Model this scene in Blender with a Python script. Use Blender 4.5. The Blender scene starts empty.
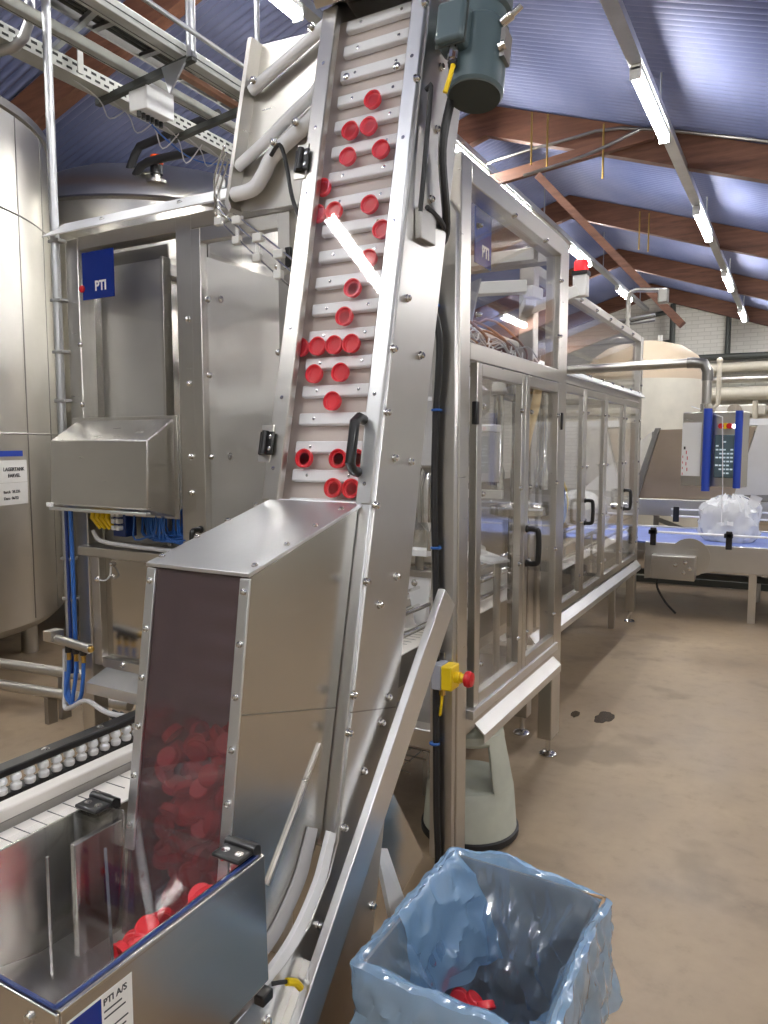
import bpy, bmesh, math, random
from math import pi, sin, cos, atan, radians, sqrt
from mathutils import Vector, Matrix, Quaternion, noise
SC = bpy.context.scene
COL = SC.collection
random.seed(7)

# ------------------------------------------------------------------ camera, world, exposure
cam = bpy.data.cameras.new('camera'); camo = bpy.data.objects.new('camera', cam); COL.objects.link(camo)
cam.sensor_fit = 'VERTICAL'; cam.sensor_height = 36.0; cam.lens = 740/1024*36.0
cam.clip_start = .05; cam.clip_end = 60
camo.location = (0, 0, 1.55); camo.rotation_euler = (radians(90-5.2), 0, radians(29.2))
SC.camera = camo
W = bpy.data.worlds.new('world'); SC.world = W; W.use_nodes = True
W.node_tree.nodes['Background'].inputs[0].default_value = (.75, .82, 1, 1)
W.node_tree.nodes['Background'].inputs[1].default_value = .3
SC.view_settings.view_transform = 'Standard'; SC.view_settings.look = 'None'
SC.view_settings.gamma = 1; SC.view_settings.use_curve_mapping = False
SC.view_settings.exposure = 1.66
LAMP = 36.0          # emission of the LED battens
SC.cycles.use_denoising = True
SC.cycles.max_bounces = 10; SC.cycles.diffuse_bounces = 4; SC.cycles.glossy_bounces = 5
SC.cycles.transparent_max_bounces = 24; SC.cycles.transmission_bounces = 6
SC.cycles.sample_clamp_indirect = 8; SC.cycles.blur_glossy = .5

# ------------------------------------------------------------------ materials
MAT = {}
def node_mat(name):
    m = bpy.data.materials.new(name); m.use_nodes = True; MAT[name] = m
    nt = m.node_tree; b = nt.nodes['Principled BSDF']
    return m, nt, b
def lk(nt, a, b): nt.links.new(a, b)
def coords(nt, scale=(1, 1, 1), rot=(0, 0, 0)):
    tc = nt.nodes.new('ShaderNodeTexCoord'); mp = nt.nodes.new('ShaderNodeMapping')
    mp.inputs['Scale'].default_value = scale; mp.inputs['Rotation'].default_value = rot
    lk(nt, tc.outputs['Object'], mp.inputs['Vector']); return mp.outputs['Vector']
def noisetex(nt, vec, scale, detail=4, rough=.55):
    n = nt.nodes.new('ShaderNodeTexNoise'); n.inputs['Scale'].default_value = scale
    n.inputs['Detail'].default_value = detail; n.inputs['Roughness'].default_value = rough
    lk(nt, vec, n.inputs['Vector']); return n.outputs['Fac']
def ramp(nt, fac, stops):
    r = nt.nodes.new('ShaderNodeValToRGB'); e = r.color_ramp.elements
    while len(e) < len(stops): e.new(.5)
    for i, (p, c) in enumerate(stops):
        e[i].position = p; e[i].color = (c, c, c, 1) if isinstance(c, (int, float)) else (*c, 1)
    lk(nt, fac, r.inputs['Fac']); return r.outputs['Color']
def bump(nt, h, b, strength, dist=.01):
    n = nt.nodes.new('ShaderNodeBump'); n.inputs['Strength'].default_value = strength; n.inputs['Distance'].default_value = dist
    lk(nt, h, n.inputs['Height']); lk(nt, n.outputs['Normal'], b.inputs['Normal'])
def plain(name, col, rough=.5, metal=0, emit=0, spec=.5, var=.0, vs=8, coat=0, bmp=0):
    m, nt, b = node_mat(name)
    b.inputs['Base Color'].default_value = (*col, 1); b.inputs['Roughness'].default_value = rough
    b.inputs['Metallic'].default_value = metal; b.inputs['Specular IOR Level'].default_value = spec
    b.inputs['Coat Weight'].default_value = coat
    if emit:
        b.inputs['Emission Color'].default_value = (*col, 1); b.inputs['Emission Strength'].default_value = emit
    if var:
        f = noisetex(nt, coords(nt), vs, 5)
        lo = tuple(c*(1-var) for c in col); hi = tuple(min(1, c*(1+var*.6)) for c in col)
        lk(nt, ramp(nt, f, [(.3, lo), (.7, hi)]), b.inputs['Base Color'])
        if bmp: bump(nt, f, b, bmp)
    return m
def steel(name, col, r0, r1, scale=(6, 6, 90), wavy=.0, blot=.12):
    m, nt, b = node_mat(name)
    b.inputs['Metallic'].default_value = 1
    f = noisetex(nt, coords(nt, scale), 3.0, 3)
    g = noisetex(nt, coords(nt, (1, 1, 1)), 2.2, 4)
    lk(nt, ramp(nt, f, [(.25, r0), (.75, r1)]), b.inputs['Roughness'])
    lo = tuple(c*(1-blot) for c in col)
    lk(nt, ramp(nt, g, [(.3, lo), (.7, col)]), b.inputs['Base Color'])
    if wavy: bump(nt, noisetex(nt, coords(nt), 2.5, 1), b, wavy, .02)
    return m
steel('steel', (.62, .60, .56), .27, .33, (2, 2, 30), 0, .10)
steel('steel_panel', (.60, .58, .54), .22, .27, (2, 2, 20), .05)
steel('steel_mirror', (.64, .62, .58), .14, .18, (2, 2, 16), .06)
steel('steel_side', (.62, .61, .59), .30, .36, (2, 2, 20), .03)
steel('sheet_metal', (.74, .73, .70), .40, .48, (2, 2, 16), .03)
steel('steel_dark', (.36, .35, .33), .28, .36, (2, 2, 20))
steel('steel_tank', (.66, .64, .59), .30, .31, (.6, .6, .1), 0, .14)
steel('aluminium', (.80, .81, .82), .30, .38, (20, 2, 2))
steel('galvanised', (.54, .55, .56), .38, .5, (6, 6, 6), 0, .2)
steel('chrome', (.74, .73, .71), .12, .16)
plain('white_plastic', (.88, .89, .90), .38, var=.04)
plain('cream_plastic', (.77, .74, .66), .4, var=.08)
plain('white_paint', (.78, .78, .76), .4)
plain('zinc_paint', (.47, .48, .45), .45, metal=.25, var=.12)
plain('belt_beige', (.60, .52, .47), .5, var=.05)
plain('belt_white', (.76, .72, .67), .5)
plain('belt_blue', (.20, .27, .62), .42, var=.1)
plain('black_plastic', (.012, .012, .013), .3)
plain('black_rubber', (.018, .018, .02), .5)
plain('dark_steel_pipe', (.05, .055, .05), .5)
plain('motor_paint', (.085, .125, .14), .36, coat=.3)
plain('motor_dark', (.045, .055, .052), .55)
plain('red_plastic', (.62, .012, .02), .3)
plain('orange_plastic', (.75, .09, .02), .3)
plain('yellow_plastic', (.85, .60, .01), .38)
plain('grey_plastic', (.36, .37, .42), .45)
plain('blue_cable', (.03, .13, .45), .38)
plain('blue_dark', (.012, .035, .16), .4)
plain('blue_sign', (.008, .03, .24), .25)
plain('blue_paint', (.02, .06, .42), .35)
plain('white_text', (.85, .86, .88), .4)
plain('dark_text', (.04, .04, .05), .6)
plain('red_text', (.6, .06, .08), .6)
plain('paper', (.78, .77, .74), .6)
plain('grey_cable', (.52, .52, .53), .5)
plain('brass', (.55, .36, .10), .3, metal=1)
plain('cardboard', (.40, .26, .15), .75, var=.1, vs=20)
plain('stool_plastic', (.50, .52, .44), .55, var=.15, vs=6)
plain('lamp_tube', (1.0, .985, .95), .4, emit=LAMP)
plain('led_white', (.8, .9, 1), .4, emit=4)
plain('led_red', (.75, .01, .015), .4, emit=.5)
plain('led_amber', (.9, .6, .05), .4, emit=1.5)
plain('screen', (.10, .15, .17), .2, emit=0)
plain('screen_text', (.45, .55, .6), .4, emit=.25)
plain('tank_cream', (.66, .53, .38), .55, var=.10, vs=1.2)
plain('tank_white', (.74, .70, .60), .55, var=.28, vs=1.1)
steel('steel_brown', (.42, .34, .26), .35, .45, (2, 2, 10))  # brown floor reflection is painted into this steel's colour
plain('cream_pipe', (.68, .63, .52), .5, var=.12, vs=3)
plain('rust_hose', (.30, .15, .09), .5)
plain('amber_hose', (.80, .62, .36), .4)
def wood(name, c0, c1, sc):
    m, nt, b = node_mat(name); f = noisetex(nt, coords(nt, sc), 2.5, 6, .65)
    lk(nt, ramp(nt, f, [(.3, c0), (.7, c1)]), b.inputs['Base Color']); b.inputs['Roughness'].default_value = .6
    bump(nt, f, b, .3)
wood('wood', (.085, .032, .017), (.19, .08, .045), (1, 9, 9))
wood('plank', (.30, .26, .21), (.46, .41, .34), (9, 9, .8))
# roof sheet
m, nt, b = node_mat('roof_sheet')
f = noisetex(nt, coords(nt, (.5, .25, 1)), 1.4, 5)
lk(nt, ramp(nt, f, [(.3, (.13, .16, .32)), (.72, (.27, .29, .44))]), b.inputs['Base Color'])
b.inputs['Roughness'].default_value = .42; b.inputs['Specular IOR Level'].default_value = .45
# brick
m, nt, b = node_mat('painted_brick')
tx = nt.nodes.new('ShaderNodeTexBrick'); tx.inputs['Scale'].default_value = 1.0
tx.inputs['Color1'].default_value = (.78, .76, .70, 1); tx.inputs['Color2'].default_value = (.72, .70, .64, 1); tx.inputs['Mortar'].default_value = (.62, .60, .54, 1)
tx.inputs['Brick Width'].default_value = .26; tx.inputs['Row Height'].default_value = .085; tx.inputs['Mortar Size'].default_value = .008
lk(nt, coords(nt, (1, 1, 1), (pi/2, 0, 0)), tx.inputs['Vector']); lk(nt, tx.outputs['Color'], b.inputs['Base Color'])
b.inputs['Roughness'].default_value = .7
plain('wall_plaster', (.50, .49, .45), .8, var=.12, vs=1.5)
# floor
m, nt, b = node_mat('concrete_floor')
v = coords(nt)
f1 = noisetex(nt, v, .9, 7, .62); f2 = noisetex(nt, v, 11, 8, .7); f3 = noisetex(nt, v, 2.3, 3, .5)
c1 = ramp(nt, f1, [(.30, (.20, .143, .092)), (.46, (.325, .240, .158)), (.56, (.36, .270, .178)), (.75, (.45, .345, .232))])
c2 = ramp(nt, f2, [(.30, .80), (.45, .95), (.62, 1.0)])
mx = nt.nodes.new('ShaderNodeMix'); mx.data_type = 'RGBA'; mx.blend_type = 'MULTIPLY'; mx.inputs['Factor'].default_value = 1
lk(nt, c1, mx.inputs['A']); lk(nt, c2, mx.inputs['B'])
spot = ramp(nt, f3, [(.58, 1.0), (.66, .62)])
mx2 = nt.nodes.new('ShaderNodeMix'); mx2.data_type = 'RGBA'; mx2.blend_type = 'MULTIPLY'; mx2.inputs['Factor'].default_value = .6
lk(nt, mx.outputs['Result'], mx2.inputs['A']); lk(nt, spot, mx2.inputs['B'])
lk(nt, mx2.outputs['Result'], b.inputs['Base Color'])
lk(nt, ramp(nt, f1, [(.35, .30), (.65, .55)]), b.inputs['Roughness']); bump(nt, f2, b, .12, .004)
plain('wet_stain', (.075, .055, .038), .22)
def schlick(nt, f0, normal=None):
    # two-sided fresnel curve: f0 + (1-f0)*facing^5
    lw = nt.nodes.new('ShaderNodeLayerWeight'); lw.inputs[0].default_value = .5
    pw = nt.nodes.new('ShaderNodeMath'); pw.operation = 'POWER'; pw.inputs[1].default_value = 5
    ma = nt.nodes.new('ShaderNodeMath'); ma.operation = 'MULTIPLY_ADD'; ma.inputs[1].default_value = 1-f0; ma.inputs[2].default_value = f0
    lk(nt, lw.outputs['Facing'], pw.inputs[0]); lk(nt, pw.outputs[0], ma.inputs[0])
    if normal is not None: lk(nt, normal, lw.inputs['Normal'])
    return ma.outputs[0]
# clear sheets: transparent with a fresnel gloss
def sheet(name, tint, ior=1.45, rough=.03, veil=0.0, veilcol=(.6, .6, .6)):
    m = bpy.data.materials.new(name); m.use_nodes = True; MAT[name] = m; nt = m.node_tree; nt.nodes.clear()
    out = nt.nodes.new('ShaderNodeOutputMaterial'); tr = nt.nodes.new('ShaderNodeBsdfTransparent'); gl = nt.nodes.new('ShaderNodeBsdfGlossy')
    mi = nt.nodes.new('ShaderNodeMixShader'); df = nt.nodes.new('ShaderNodeBsdfDiffuse'); mv = nt.nodes.new('ShaderNodeMixShader')
    tr.inputs[0].default_value = (*tint, 1); gl.inputs['Roughness'].default_value = rough; gl.inputs['Color'].default_value = (1, 1, 1, 1)
    df.inputs[0].default_value = (*veilcol, 1); mv.inputs[0].default_value = veil; fo = schlick(nt, ((ior-1)/(ior+1))**2)
    lk(nt, tr.outputs[0], mv.inputs[1]); lk(nt, df.outputs[0], mv.inputs[2])
    lk(nt, fo, mi.inputs[0]); lk(nt, mv.outputs[0], mi.inputs[1]); lk(nt, gl.outputs[0], mi.inputs[2]); lk(nt, mi.outputs[0], out.inputs[0])
    return m
sheet('clear_sheet', (.97, .97, .97), 1.40)
sheet('clear_door', (.975, .975, .97), 1.38, .02, .0)
sheet('smoked_sheet', (.74, .63, .64), 1.52, .03, .16, (.27, .21, .22))  # grey diffuse veil paints in reflected brightness on the window
sheet('poly_bag', (.86, .87, .88), 1.4, .2, .75, (.85, .86, .88))
# thin blue film
for fname, fmix in (('blue_film', .34), ('blue_film_double', .70)):
  m = bpy.data.materials.new(fname); m.use_nodes = True; MAT[fname] = m; nt = m.node_tree; nt.nodes.clear()
  out = nt.nodes.new('ShaderNodeOutputMaterial'); tr = nt.nodes.new('ShaderNodeBsdfTransparent'); df = nt.nodes.new('ShaderNodeBsdfDiffuse'); tl = nt.nodes.new('ShaderNodeBsdfTranslucent')
  gl = nt.nodes.new('ShaderNodeBsdfGlossy'); a1 = nt.nodes.new('ShaderNodeMixShader'); a2 = nt.nodes.new('ShaderNodeMixShader'); a3 = nt.nodes.new('ShaderNodeMixShader')
  tr.inputs[0].default_value = (.80, .88, .96, 1); df.inputs[0].default_value = (.40, .66, .98, 1); tl.inputs[0].default_value = (.46, .72, 1.0, 1)
  gl.inputs['Roughness'].default_value = .16; gl.inputs['Color'].default_value = (.95, .97, 1, 1)
  bp = nt.nodes.new('ShaderNodeBump'); bp.inputs['Strength'].default_value = .35; bp.inputs['Distance'].default_value = .01
  lk(nt, noisetex(nt, coords(nt, (1, 1, .6)), 11, 3, .5), bp.inputs['Height'])
  fo = schlick(nt, .13, bp.outputs[0])
  for n_ in (df, tl, gl): lk(nt, bp.outputs[0], n_.inputs['Normal'])
  a1.inputs[0].default_value = .5; lk(nt, df.outputs[0], a1.inputs[1]); lk(nt, tl.outputs[0], a1.inputs[2])
  a2.inputs[0].default_value = fmix; lk(nt, tr.outputs[0], a2.inputs[1]); lk(nt, a1.outputs[0], a2.inputs[2])
  lk(nt, fo, a3.inputs[0]); lk(nt, a2.outputs[0], a3.inputs[1]); lk(nt, gl.outputs[0], a3.inputs[2]); lk(nt, a3.outputs[0], out.inputs[0])
# translucent red cap
m, nt, b = node_mat('red_cap'); b.inputs['Base Color'].default_value = (.84, .045, .06, 1); b.inputs['Roughness'].default_value = .26
b.inputs['Subsurface Weight'].default_value = .25; b.inputs['Subsurface Radius'].default_value = (.02, .004, .004); b.inputs['Subsurface Scale'].default_value = .4

# ------------------------------------------------------------------ mesh building
class M:
    def __init__(s): s.v = []; s.f = []
    def add(s, v, f):
        o = len(s.v); s.v += [Vector(p) for p in v]; s.f += [tuple(i+o for i in q) for q in f]; return s
    def box(s, x0, x1, y0, y1, z0, z1):
        return s.add([(x, y, z) for z in (z0, z1) for y in (y0, y1) for x in (x0, x1)], [(0, 2, 3, 1), (4, 5, 7, 6), (0, 1, 5, 4), (2, 6, 7, 3), (0, 4, 6, 2), (1, 3, 7, 5)])
    def bar(s, p, q, w, h, up=(0, 0, 1)):
        p = Vector(p); q = Vector(q); d = (q-p).normalized(); a = d.cross(Vector(up))
        if a.length < 1e-4: a = d.cross(Vector((1, 0, 0)))
        a.normalize(); b = a.cross(d)
        return s.add([c+a*(i*w/2)+b*(j*h/2) for c in (p, q) for i, j in ((-1, -1), (1, -1), (1, 1), (-1, 1))], [(3, 2, 1, 0), (4, 5, 6, 7), (0, 1, 5, 4), (1, 2, 6, 5), (2, 3, 7, 6), (3, 0, 4, 7)])
    def tube(s, pts, r, n=10, smooth=0, caps=True):
        pts = [Vector(p) for p in pts]
        if smooth: pts = crom(pts, smooth)
        t = (pts[1]-pts[0]).normalized(); a = t.orthogonal().normalized(); rings = []; k = len(pts)
        for i, p in enumerate(pts):
            d = (pts[min(i+1, k-1)]-pts[max(i-1, 0)]).normalized()
            a = (a-d*a.dot(d)).normalized(); b = d.cross(a); rr = r[i] if isinstance(r, (list, tuple)) else r
            rings.append([p+(a*cos(2*pi*j/n)+b*sin(2*pi*j/n))*rr for j in range(n)])
        v = [q for g in rings for q in g]; f = [(i*n+j, i*n+(j+1) % n, (i+1)*n+(j+1) % n, (i+1)*n+j) for i in range(k-1) for j in range(n)]
        if caps: f += [tuple(range(n))[::-1], tuple((k-1)*n+j for j in range(n))]
        return s.add(v, f)
    def lathe(s, prof, c=(0, 0, 0), axis=(0, 0, 1), n=24, ang=2*pi, a0=0):
        q = Vector((0, 0, 1)).rotation_difference(Vector(axis).normalized()); c = Vector(c)
        closed = abs(ang-2*pi) < 1e-6; nn = n if closed else n+1
        v = [c+q @ Vector((r*cos(a0+ang*j/n), r*sin(a0+ang*j/n), h)) for r, h in prof for j in range(nn)]
        f = []
        for i in range(len(prof)-1):
            for j in range(n):
                f.append((i*nn+j, i*nn+(j+1) % nn, (i+1)*nn+(j+1) % nn, (i+1)*nn+j))
        if closed:
            if prof[0][0] > 1e-4: f.append(tuple(range(n))[::-1])
            if prof[-1][0] > 1e-4: f.append(tuple((len(prof)-1)*n+j for j in range(n)))
        return s.add(v, f)
    def cyl(s, p, q, r, n=16): 
        p = Vector(p); q = Vector(q); return s.lathe([(r, 0), (r, (q-p).length)], p, q-p, n)
    def ball(s, c, r, n=14, sz=1):
        return s.lathe([(max(1e-5, r*sin(pi*i/8)), -r*sz*cos(pi*i/8)) for i in range(9)], c, (0, 0, 1), n)
    def prism(s, poly, a0, a1, plane='YZ'):
        def P(p, a): return {'YZ': (a, p[0], p[1]), 'XZ': (p[0], a, p[1]), 'XY': (p[0], p[1], a)}[plane]
        n = len(poly)
        return s.add([P(p, a0) for p in poly]+[P(p, a1) for p in poly], [tuple(range(n))[::-1], tuple(range(n, 2*n))]+[(i, (i+1) % n, n+(i+1) % n, n+i) for i in range(n)])
    def xf(s, fn): s.v = [Vector(fn(p)) for p in s.v]; return s
    def build(s, name, mat, parent=None, bevel=0, loc=None, smooth=35, seg=2):
        if parent is not None: o = ORG[parent.name]
        elif loc is not None: o = Vector(loc)
        else:
            xs = [p.x for p in s.v]; ys = [p.y for p in s.v]; zs = [p.z for p in s.v]
            o = Vector(((min(xs)+max(xs))/2, (min(ys)+max(ys))/2, min(zs)))
        me = bpy.data.meshes.new(name); me.from_pydata([p-o for p in s.v], [], s.f)
        bm = bmesh.new(); bm.from_mesh(me); bmesh.ops.recalc_face_normals(bm, faces=bm.faces); bm.to_mesh(me); bm.free()
        me.materials.append(MAT[mat] if isinstance(mat, str) else mat)
        if smooth: me.shade_smooth(); me.set_sharp_from_angle(angle=radians(smooth))
        ob = bpy.data.objects.new(name, me); COL.objects.link(ob)
        if parent is not None: ob.parent = parent
        else: ob.location = o
        ORG[ob.name] = o
        if bevel:
            bv = ob.modifiers.new('bevel', 'BEVEL'); bv.width = bevel; bv.segments = seg; bv.limit_method = 'ANGLE'; bv.angle_limit = radians(50)
        return ob
ORG = {}
def crom(p, k):
    r = []
    for i in range(len(p)-1):
        a = p[max(i-1, 0)]; b = p[i]; c = p[i+1]; d = p[min(i+2, len(p)-1)]
        for j in range(k):
            t = j/k; r.append(.5*((2*b)+(c-a)*t+(2*a-5*b+4*c-d)*t*t+(3*b-a-3*c+d)*t**3))
    return r+[p[-1]]
def thing(name, label, cat, loc, group=None):
    o = bpy.data.objects.new(name, None); COL.objects.link(o); o.location = loc; o.empty_display_size = .1
    ORG[o.name] = Vector(loc); return tag(o, label, cat, group)
def tag(o, label=None, cat=None, group=None, kind=None):
    if label: o['label'] = label
    if cat: o['category'] = cat
    if group: o['group'] = group
    if kind: o['kind'] = kind
    return o
def struct(o): o['kind'] = 'structure'; return o
def inst(src, parent, pos, axis=None, name=None):
    c = src.copy(); COL.objects.link(c)
    if name: c.name = name
    c.parent = parent; o = ORG[parent.name] if parent else Vector((0, 0, 0)); c.location = Vector(pos)-o
    if axis is not None: c.rotation_mode = 'QUATERNION'; c.rotation_quaternion = Vector((0, 0, 1)).rotation_difference(Vector(axis).normalized())
    ORG[c.name] = Vector(pos); return c
PROTO = {}
def bolts(parent, pts, axis, r=.009, h=.010, name='bolt'):
    key = (round(r, 4), round(h, 4))
    if key not in PROTO:
        b = M().lathe([(r*1.35, 0), (r*1.35, h*.25), (r, h*.25), (r, h*.8), (r*.55, h)], n=10)
        me = bpy.data.meshes.new('bolt'); me.from_pydata([tuple(p) for p in b.v], [], b.f); me.materials.append(MAT['chrome']); me.shade_smooth(); me.set_sharp_from_angle(angle=radians(40)); PROTO[key] = me
    for p in pts:
        ob = bpy.data.objects.new(name, PROTO[key]); COL.objects.link(ob); ob.parent = parent; ob.location = Vector(p)-ORG[parent.name]
        ob.rotation_mode = 'QUATERNION'; ob.rotation_quaternion = Vector((0, 0, 1)).rotation_difference(Vector(axis).normalized()); ORG[ob.name] = Vector(p)
def text(s, size, origin, right, up, mat, parent, name='lettering', bold=0, depth=.0008, sx=1, align='LEFT'):
    cu = bpy.data.curves.new('t', 'FONT'); cu.body = s; cu.size = size; cu.extrude = depth; cu.offset = bold; cu.align_x = align; cu.resolution_u = 3
    t = bpy.data.objects.new('t', cu); COL.objects.link(t); dg = bpy.context.evaluated_depsgraph_get(); dg.update()
    me = bpy.data.meshes.new_from_object(t.evaluated_get(dg)); bpy.data.objects.remove(t)
    r = Vector(right).normalized(); u = Vector(up).normalized(); n = r.cross(u); o = Vector(origin)-ORG[parent.name]
    for vv in me.vertices: p = vv.co.copy(); vv.co = o+r*p.x*sx+u*p.y+n*p.z
    me.materials.clear(); me.materials.append(MAT[mat]); ob = bpy.data.objects.new(name, me); COL.objects.link(ob); ob.parent = parent; ORG[ob.name] = ORG[parent.name]; return ob

# ------------------------------------------------------------------ room shell
RX, RZ, SL = -3.0, 5.1, .34                     # ridge position and roof slope
def roofz(x): return RZ-(SL if x > RX else .30)*abs(x-RX)
Y0, Y1, XL, XR = -5.0, 17.7, -8.6, 4.0
struct(M().box(XL, XR, Y0, Y1, -.1, 0).build('floor', 'concrete_floor', smooth=0))
b = M(); pitch = .076; ny = int((Y1-Y0)/pitch*6); xs = [XL, RX, XR]
b.add([(x, Y0+i*pitch/6, roofz(x)+.014-.032*abs(sin(pi*i/6))) for i in range(ny+1) for x in xs], [(i*3+j, i*3+j+1, i*3+j+4, i*3+j+3) for i in range(ny) for j in range(2)])
struct(b.build('ceiling', 'roof_sheet', smooth=50))
gab = [(XL, 0), (XR, 0), (XR, roofz(XR)), (RX, RZ), (XL, roofz(XL))]
struct(M().prism(gab, Y1, Y1+.1, 'XZ').build('wall_back', 'painted_brick', smooth=0))
struct(M().prism(gab, Y0-.1, Y0, 'XZ').build('wall_front', 'wall_plaster', smooth=0))
struct(M().box(XL-.1, XL, Y0, Y1, 0, roofz(XL)).build('wall_left', 'wall_plaster', smooth=0))
struct(M().box(XR, XR+.1, Y0, Y1, 0, roofz(XR)).build('wall_right', 'wall_plaster', smooth=0))
# roof timbers
def rafter(y, i):
    b = M(); 
    for x0, x1 in ((XL, RX), (RX, XR)):
        b.prism([(x0, roofz(x0)-.03), (x1, roofz(x1)-.03), (x1, roofz(x1)-.33), (x0, roofz(x0)-.33)], y-.055, y+.055, 'XZ')
    struct(b.build('trim_%d' % i, 'wood', smooth=0))
for i, y in enumerate((.8, 4.0, 7.6, 10.8, 14.1, 17.4)): rafter(y, i+1)
k = 7
struct(M().bar((-2.40, 7.48, 4.23), (-1.0, 7.48, 2.66), .07, .12, (0, 1, 0)).build('trim_%d' % k, 'wood', smooth=0)); k += 1
struct(M().bar((-3.25, 7.45, 4.22), (-1.3, 7.45, 4.42), .06, .11).build('trim_%d' % k, 'wood', smooth=0)); k += 1

# ------------------------------------------------------------------ light rows
def batten(x, y, z, L, label, cat='lamp', group=None):
    t = thing('ceiling_lamp', label, cat, (x, y+L/2, z), group)
    M().box(x-.035, x+.035, y, y+L, z+.03, z+.07).build('lamp_body', 'white_paint', t, .004)
    b = M(); pr = [(-.033, .03), (-.038, .008), (-.028, -.020), (0, -.030), (.028, -.020), (.038, .008), (.033, .03)]
    b.prism([(x+p[0], z+p[1]) for p in pr], y+.015, y+L-.015, 'XZ'); b.build('diffuser', 'lamp_tube', t, smooth=60)
    for ya in (y, y+L-.015): M().box(x-.038, x+.038, ya, ya+.015, z-.028, z+.05).build('end_cap', 'white_paint', t)
    return t
def row(x, z, y0, y1, nm, lamps):
    t = thing('lighting_trunking', nm, 'cable tray', (x, (y0+y1)/2, z+.08))
    b = M(); b.box(x-.042, x+.042, y0, y1, z+.07, z+.08).box(x-.046, x-.042, y0, y1, z+.07, z+.13).box(x+.042, x+.046, y0, y1, z+.07, z+.13); b.build('tray', 'galvanised', t)
    h = M(); y = y0+.5
    while y < y1: h.box(x-.048, x-.0465, y, y+.03, z+.10, z+.12); y += .07
    h.build('slot', 'black_plastic', t)
    y = y0+1
    while y < y1:
        zz = roofz(x)-.02; M().cyl((x, y, z+.09), (x, y, zz), .008, 8).build('hanger_rod', 'galvanised', t); y += 3.3
    for y, lab in lamps: batten(x, y, z, 1.22, lab, group='lamps out of the frame behind the camera' if y < 0 else 'ceiling lamps')
OFF = 'white LED batten lamp on the trunking behind the camera'  # shared by the continued rows and the two added side rows
row(-1.06, 4.0, -4.6, 17.2, 'galvanised trunking under the right roof slope carrying the nearest row of lamps',
    [(-4.0, OFF), (-1.4, OFF), (1.95, 'LED batten lamp over the near end of the right trunking, above the frame'), (5.32, 'largest and nearest lit lamp in the row at upper right'), (8.67, 'second lit lamp from the viewer in the row at upper right'),
     (12.0, 'third lit lamp from the viewer in the row at upper right'), (15.33, 'farthest small lit lamp in the right row, near the back wall')])
row(-3.0, 4.35, -4.6, 17.0, 'galvanised trunking along the ridge carrying the row of lamps behind the machine',
    [(-1.95, OFF), (3.0, 'LED batten lamp on the ridge trunking hidden above the elevator'), (6.35, 'lit ridge lamp seen just over the roof edge of the near enclosure'), (7.75, 'lit ridge lamp next behind the one over the enclosure roof edge'), (10.75, 'lit ridge lamp seen beside the red beacon'), (14.0, 'farthest lit ridge lamp, behind the roof struts')])
row(-4.0, 4.3, -1.6, 2.4, 'galvanised trunking left of the camera outside the frame', [(-1.2, OFF), (.5, 'LED batten lamp left of the camera, beside the large tank')])  # added unseen row, brightens the machine front and the left side
row(1.6, 3.3, -4.6, 17.0, 'galvanised trunking along the right side of the hall outside the frame', [(-3.0, OFF), (-.3, OFF), (3.0, 'LED batten lamp at the right side of the hall, first beyond the camera'), (6.4, 'LED batten lamp at the right side of the hall, second beyond the camera'), (9.8, 'LED batten lamp at the right side of the hall, third beyond the camera'), (13.2, 'LED batten lamp at the right side of the hall, by the back wall')])  # added unseen row, extra light from the right

# ------------------------------------------------------------------ filling machine, near module
X0, X1, YF, YB = -2.94, -1.0, 2.3, 3.6
def hexfoot(t, x, y, z):
    b = M().lathe([(.045, 0), (.045, .006), (.035, .016), (.012, .022), (.012, z)], (x, y, 0), n=16); b.build('levelling_foot', 'chrome', t)
mach = thing('filling_machine', 'stainless filling machine enclosure with clear doors, standing behind the cap elevator', 'machine', (-1.97, 2.95, 0))
def post(x0, x1, y0, y1, z0, z1, t=mach, mat='steel', nm='post'): return M().box(x0, x1, y0, y1, z0, z1).build(nm, mat, t, .005)
post(-1.075, -.995, 2.30, 2.385, .08, 2.50)
post(-1.07, -1.0, 3.47, 3.61, .10, 2.50)
post(-2.94, -2.855, 2.30, 2.385, .08, 2.47)
post(-2.262, -2.175, 2.30, 2.385, .46, 2.47)
post(-2.94, -2.855, 3.52, 3.60, .08, 2.47)
post(-2.0, -1.92, 3.52, 3.60, .08, 2.47)
for x, y in ((-1.035, 2.342), (-1.035, 3.54), (-2.9, 2.342), (-2.9, 3.56), (-1.96, 3.56)): hexfoot(mach, x, y, .1)
# light corner cover on the front of the near right post
M().prism([(-1.085, .09), (-1.0, .09), (-1.0, 2.30), (-1.03, 2.345), (-1.085, 2.40)], 2.270, 2.299, 'XZ').build('corner_cover', 'steel_side', mach, .003)
def rail(p, q, w, h, mat='steel', t=mach, nm='rail', bev=.004): return M().bar(p, q, w, h).build(nm, mat, t, bev)
rail((-2.855, 2.342, 2.445), (-1.075, 2.342, 2.445), .08, .06)          # front top
rail((-1.035, 2.385, 2.46), (-1.035, 3.47, 2.46), .08, .075)             # right top
rail((-1.035, 2.385, 1.87), (-1.035, 3.47, 1.87), .08, .06)              # right middle
rail((-1.035, 2.385, .54), (-1.035, 3.47, .54), .075, .06)              # right bottom
rail((-2.9, 2.385, 2.445), (-2.9, 3.52, 2.445), .08, .06)
rail((-2.855, 3.56, 2.445), (-1.07, 3.56, 2.445), .08, .06)
rail((-2.855, 3.56, .5), (-1.07, 3.56, .5), .08, .06)
rail((-2.9, 2.385, .5), (-2.9, 3.52, .5), .08, .06)
rail((-1.92, 2.342, .5), (-1.075, 2.342, .5), .07, .07)
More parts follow.
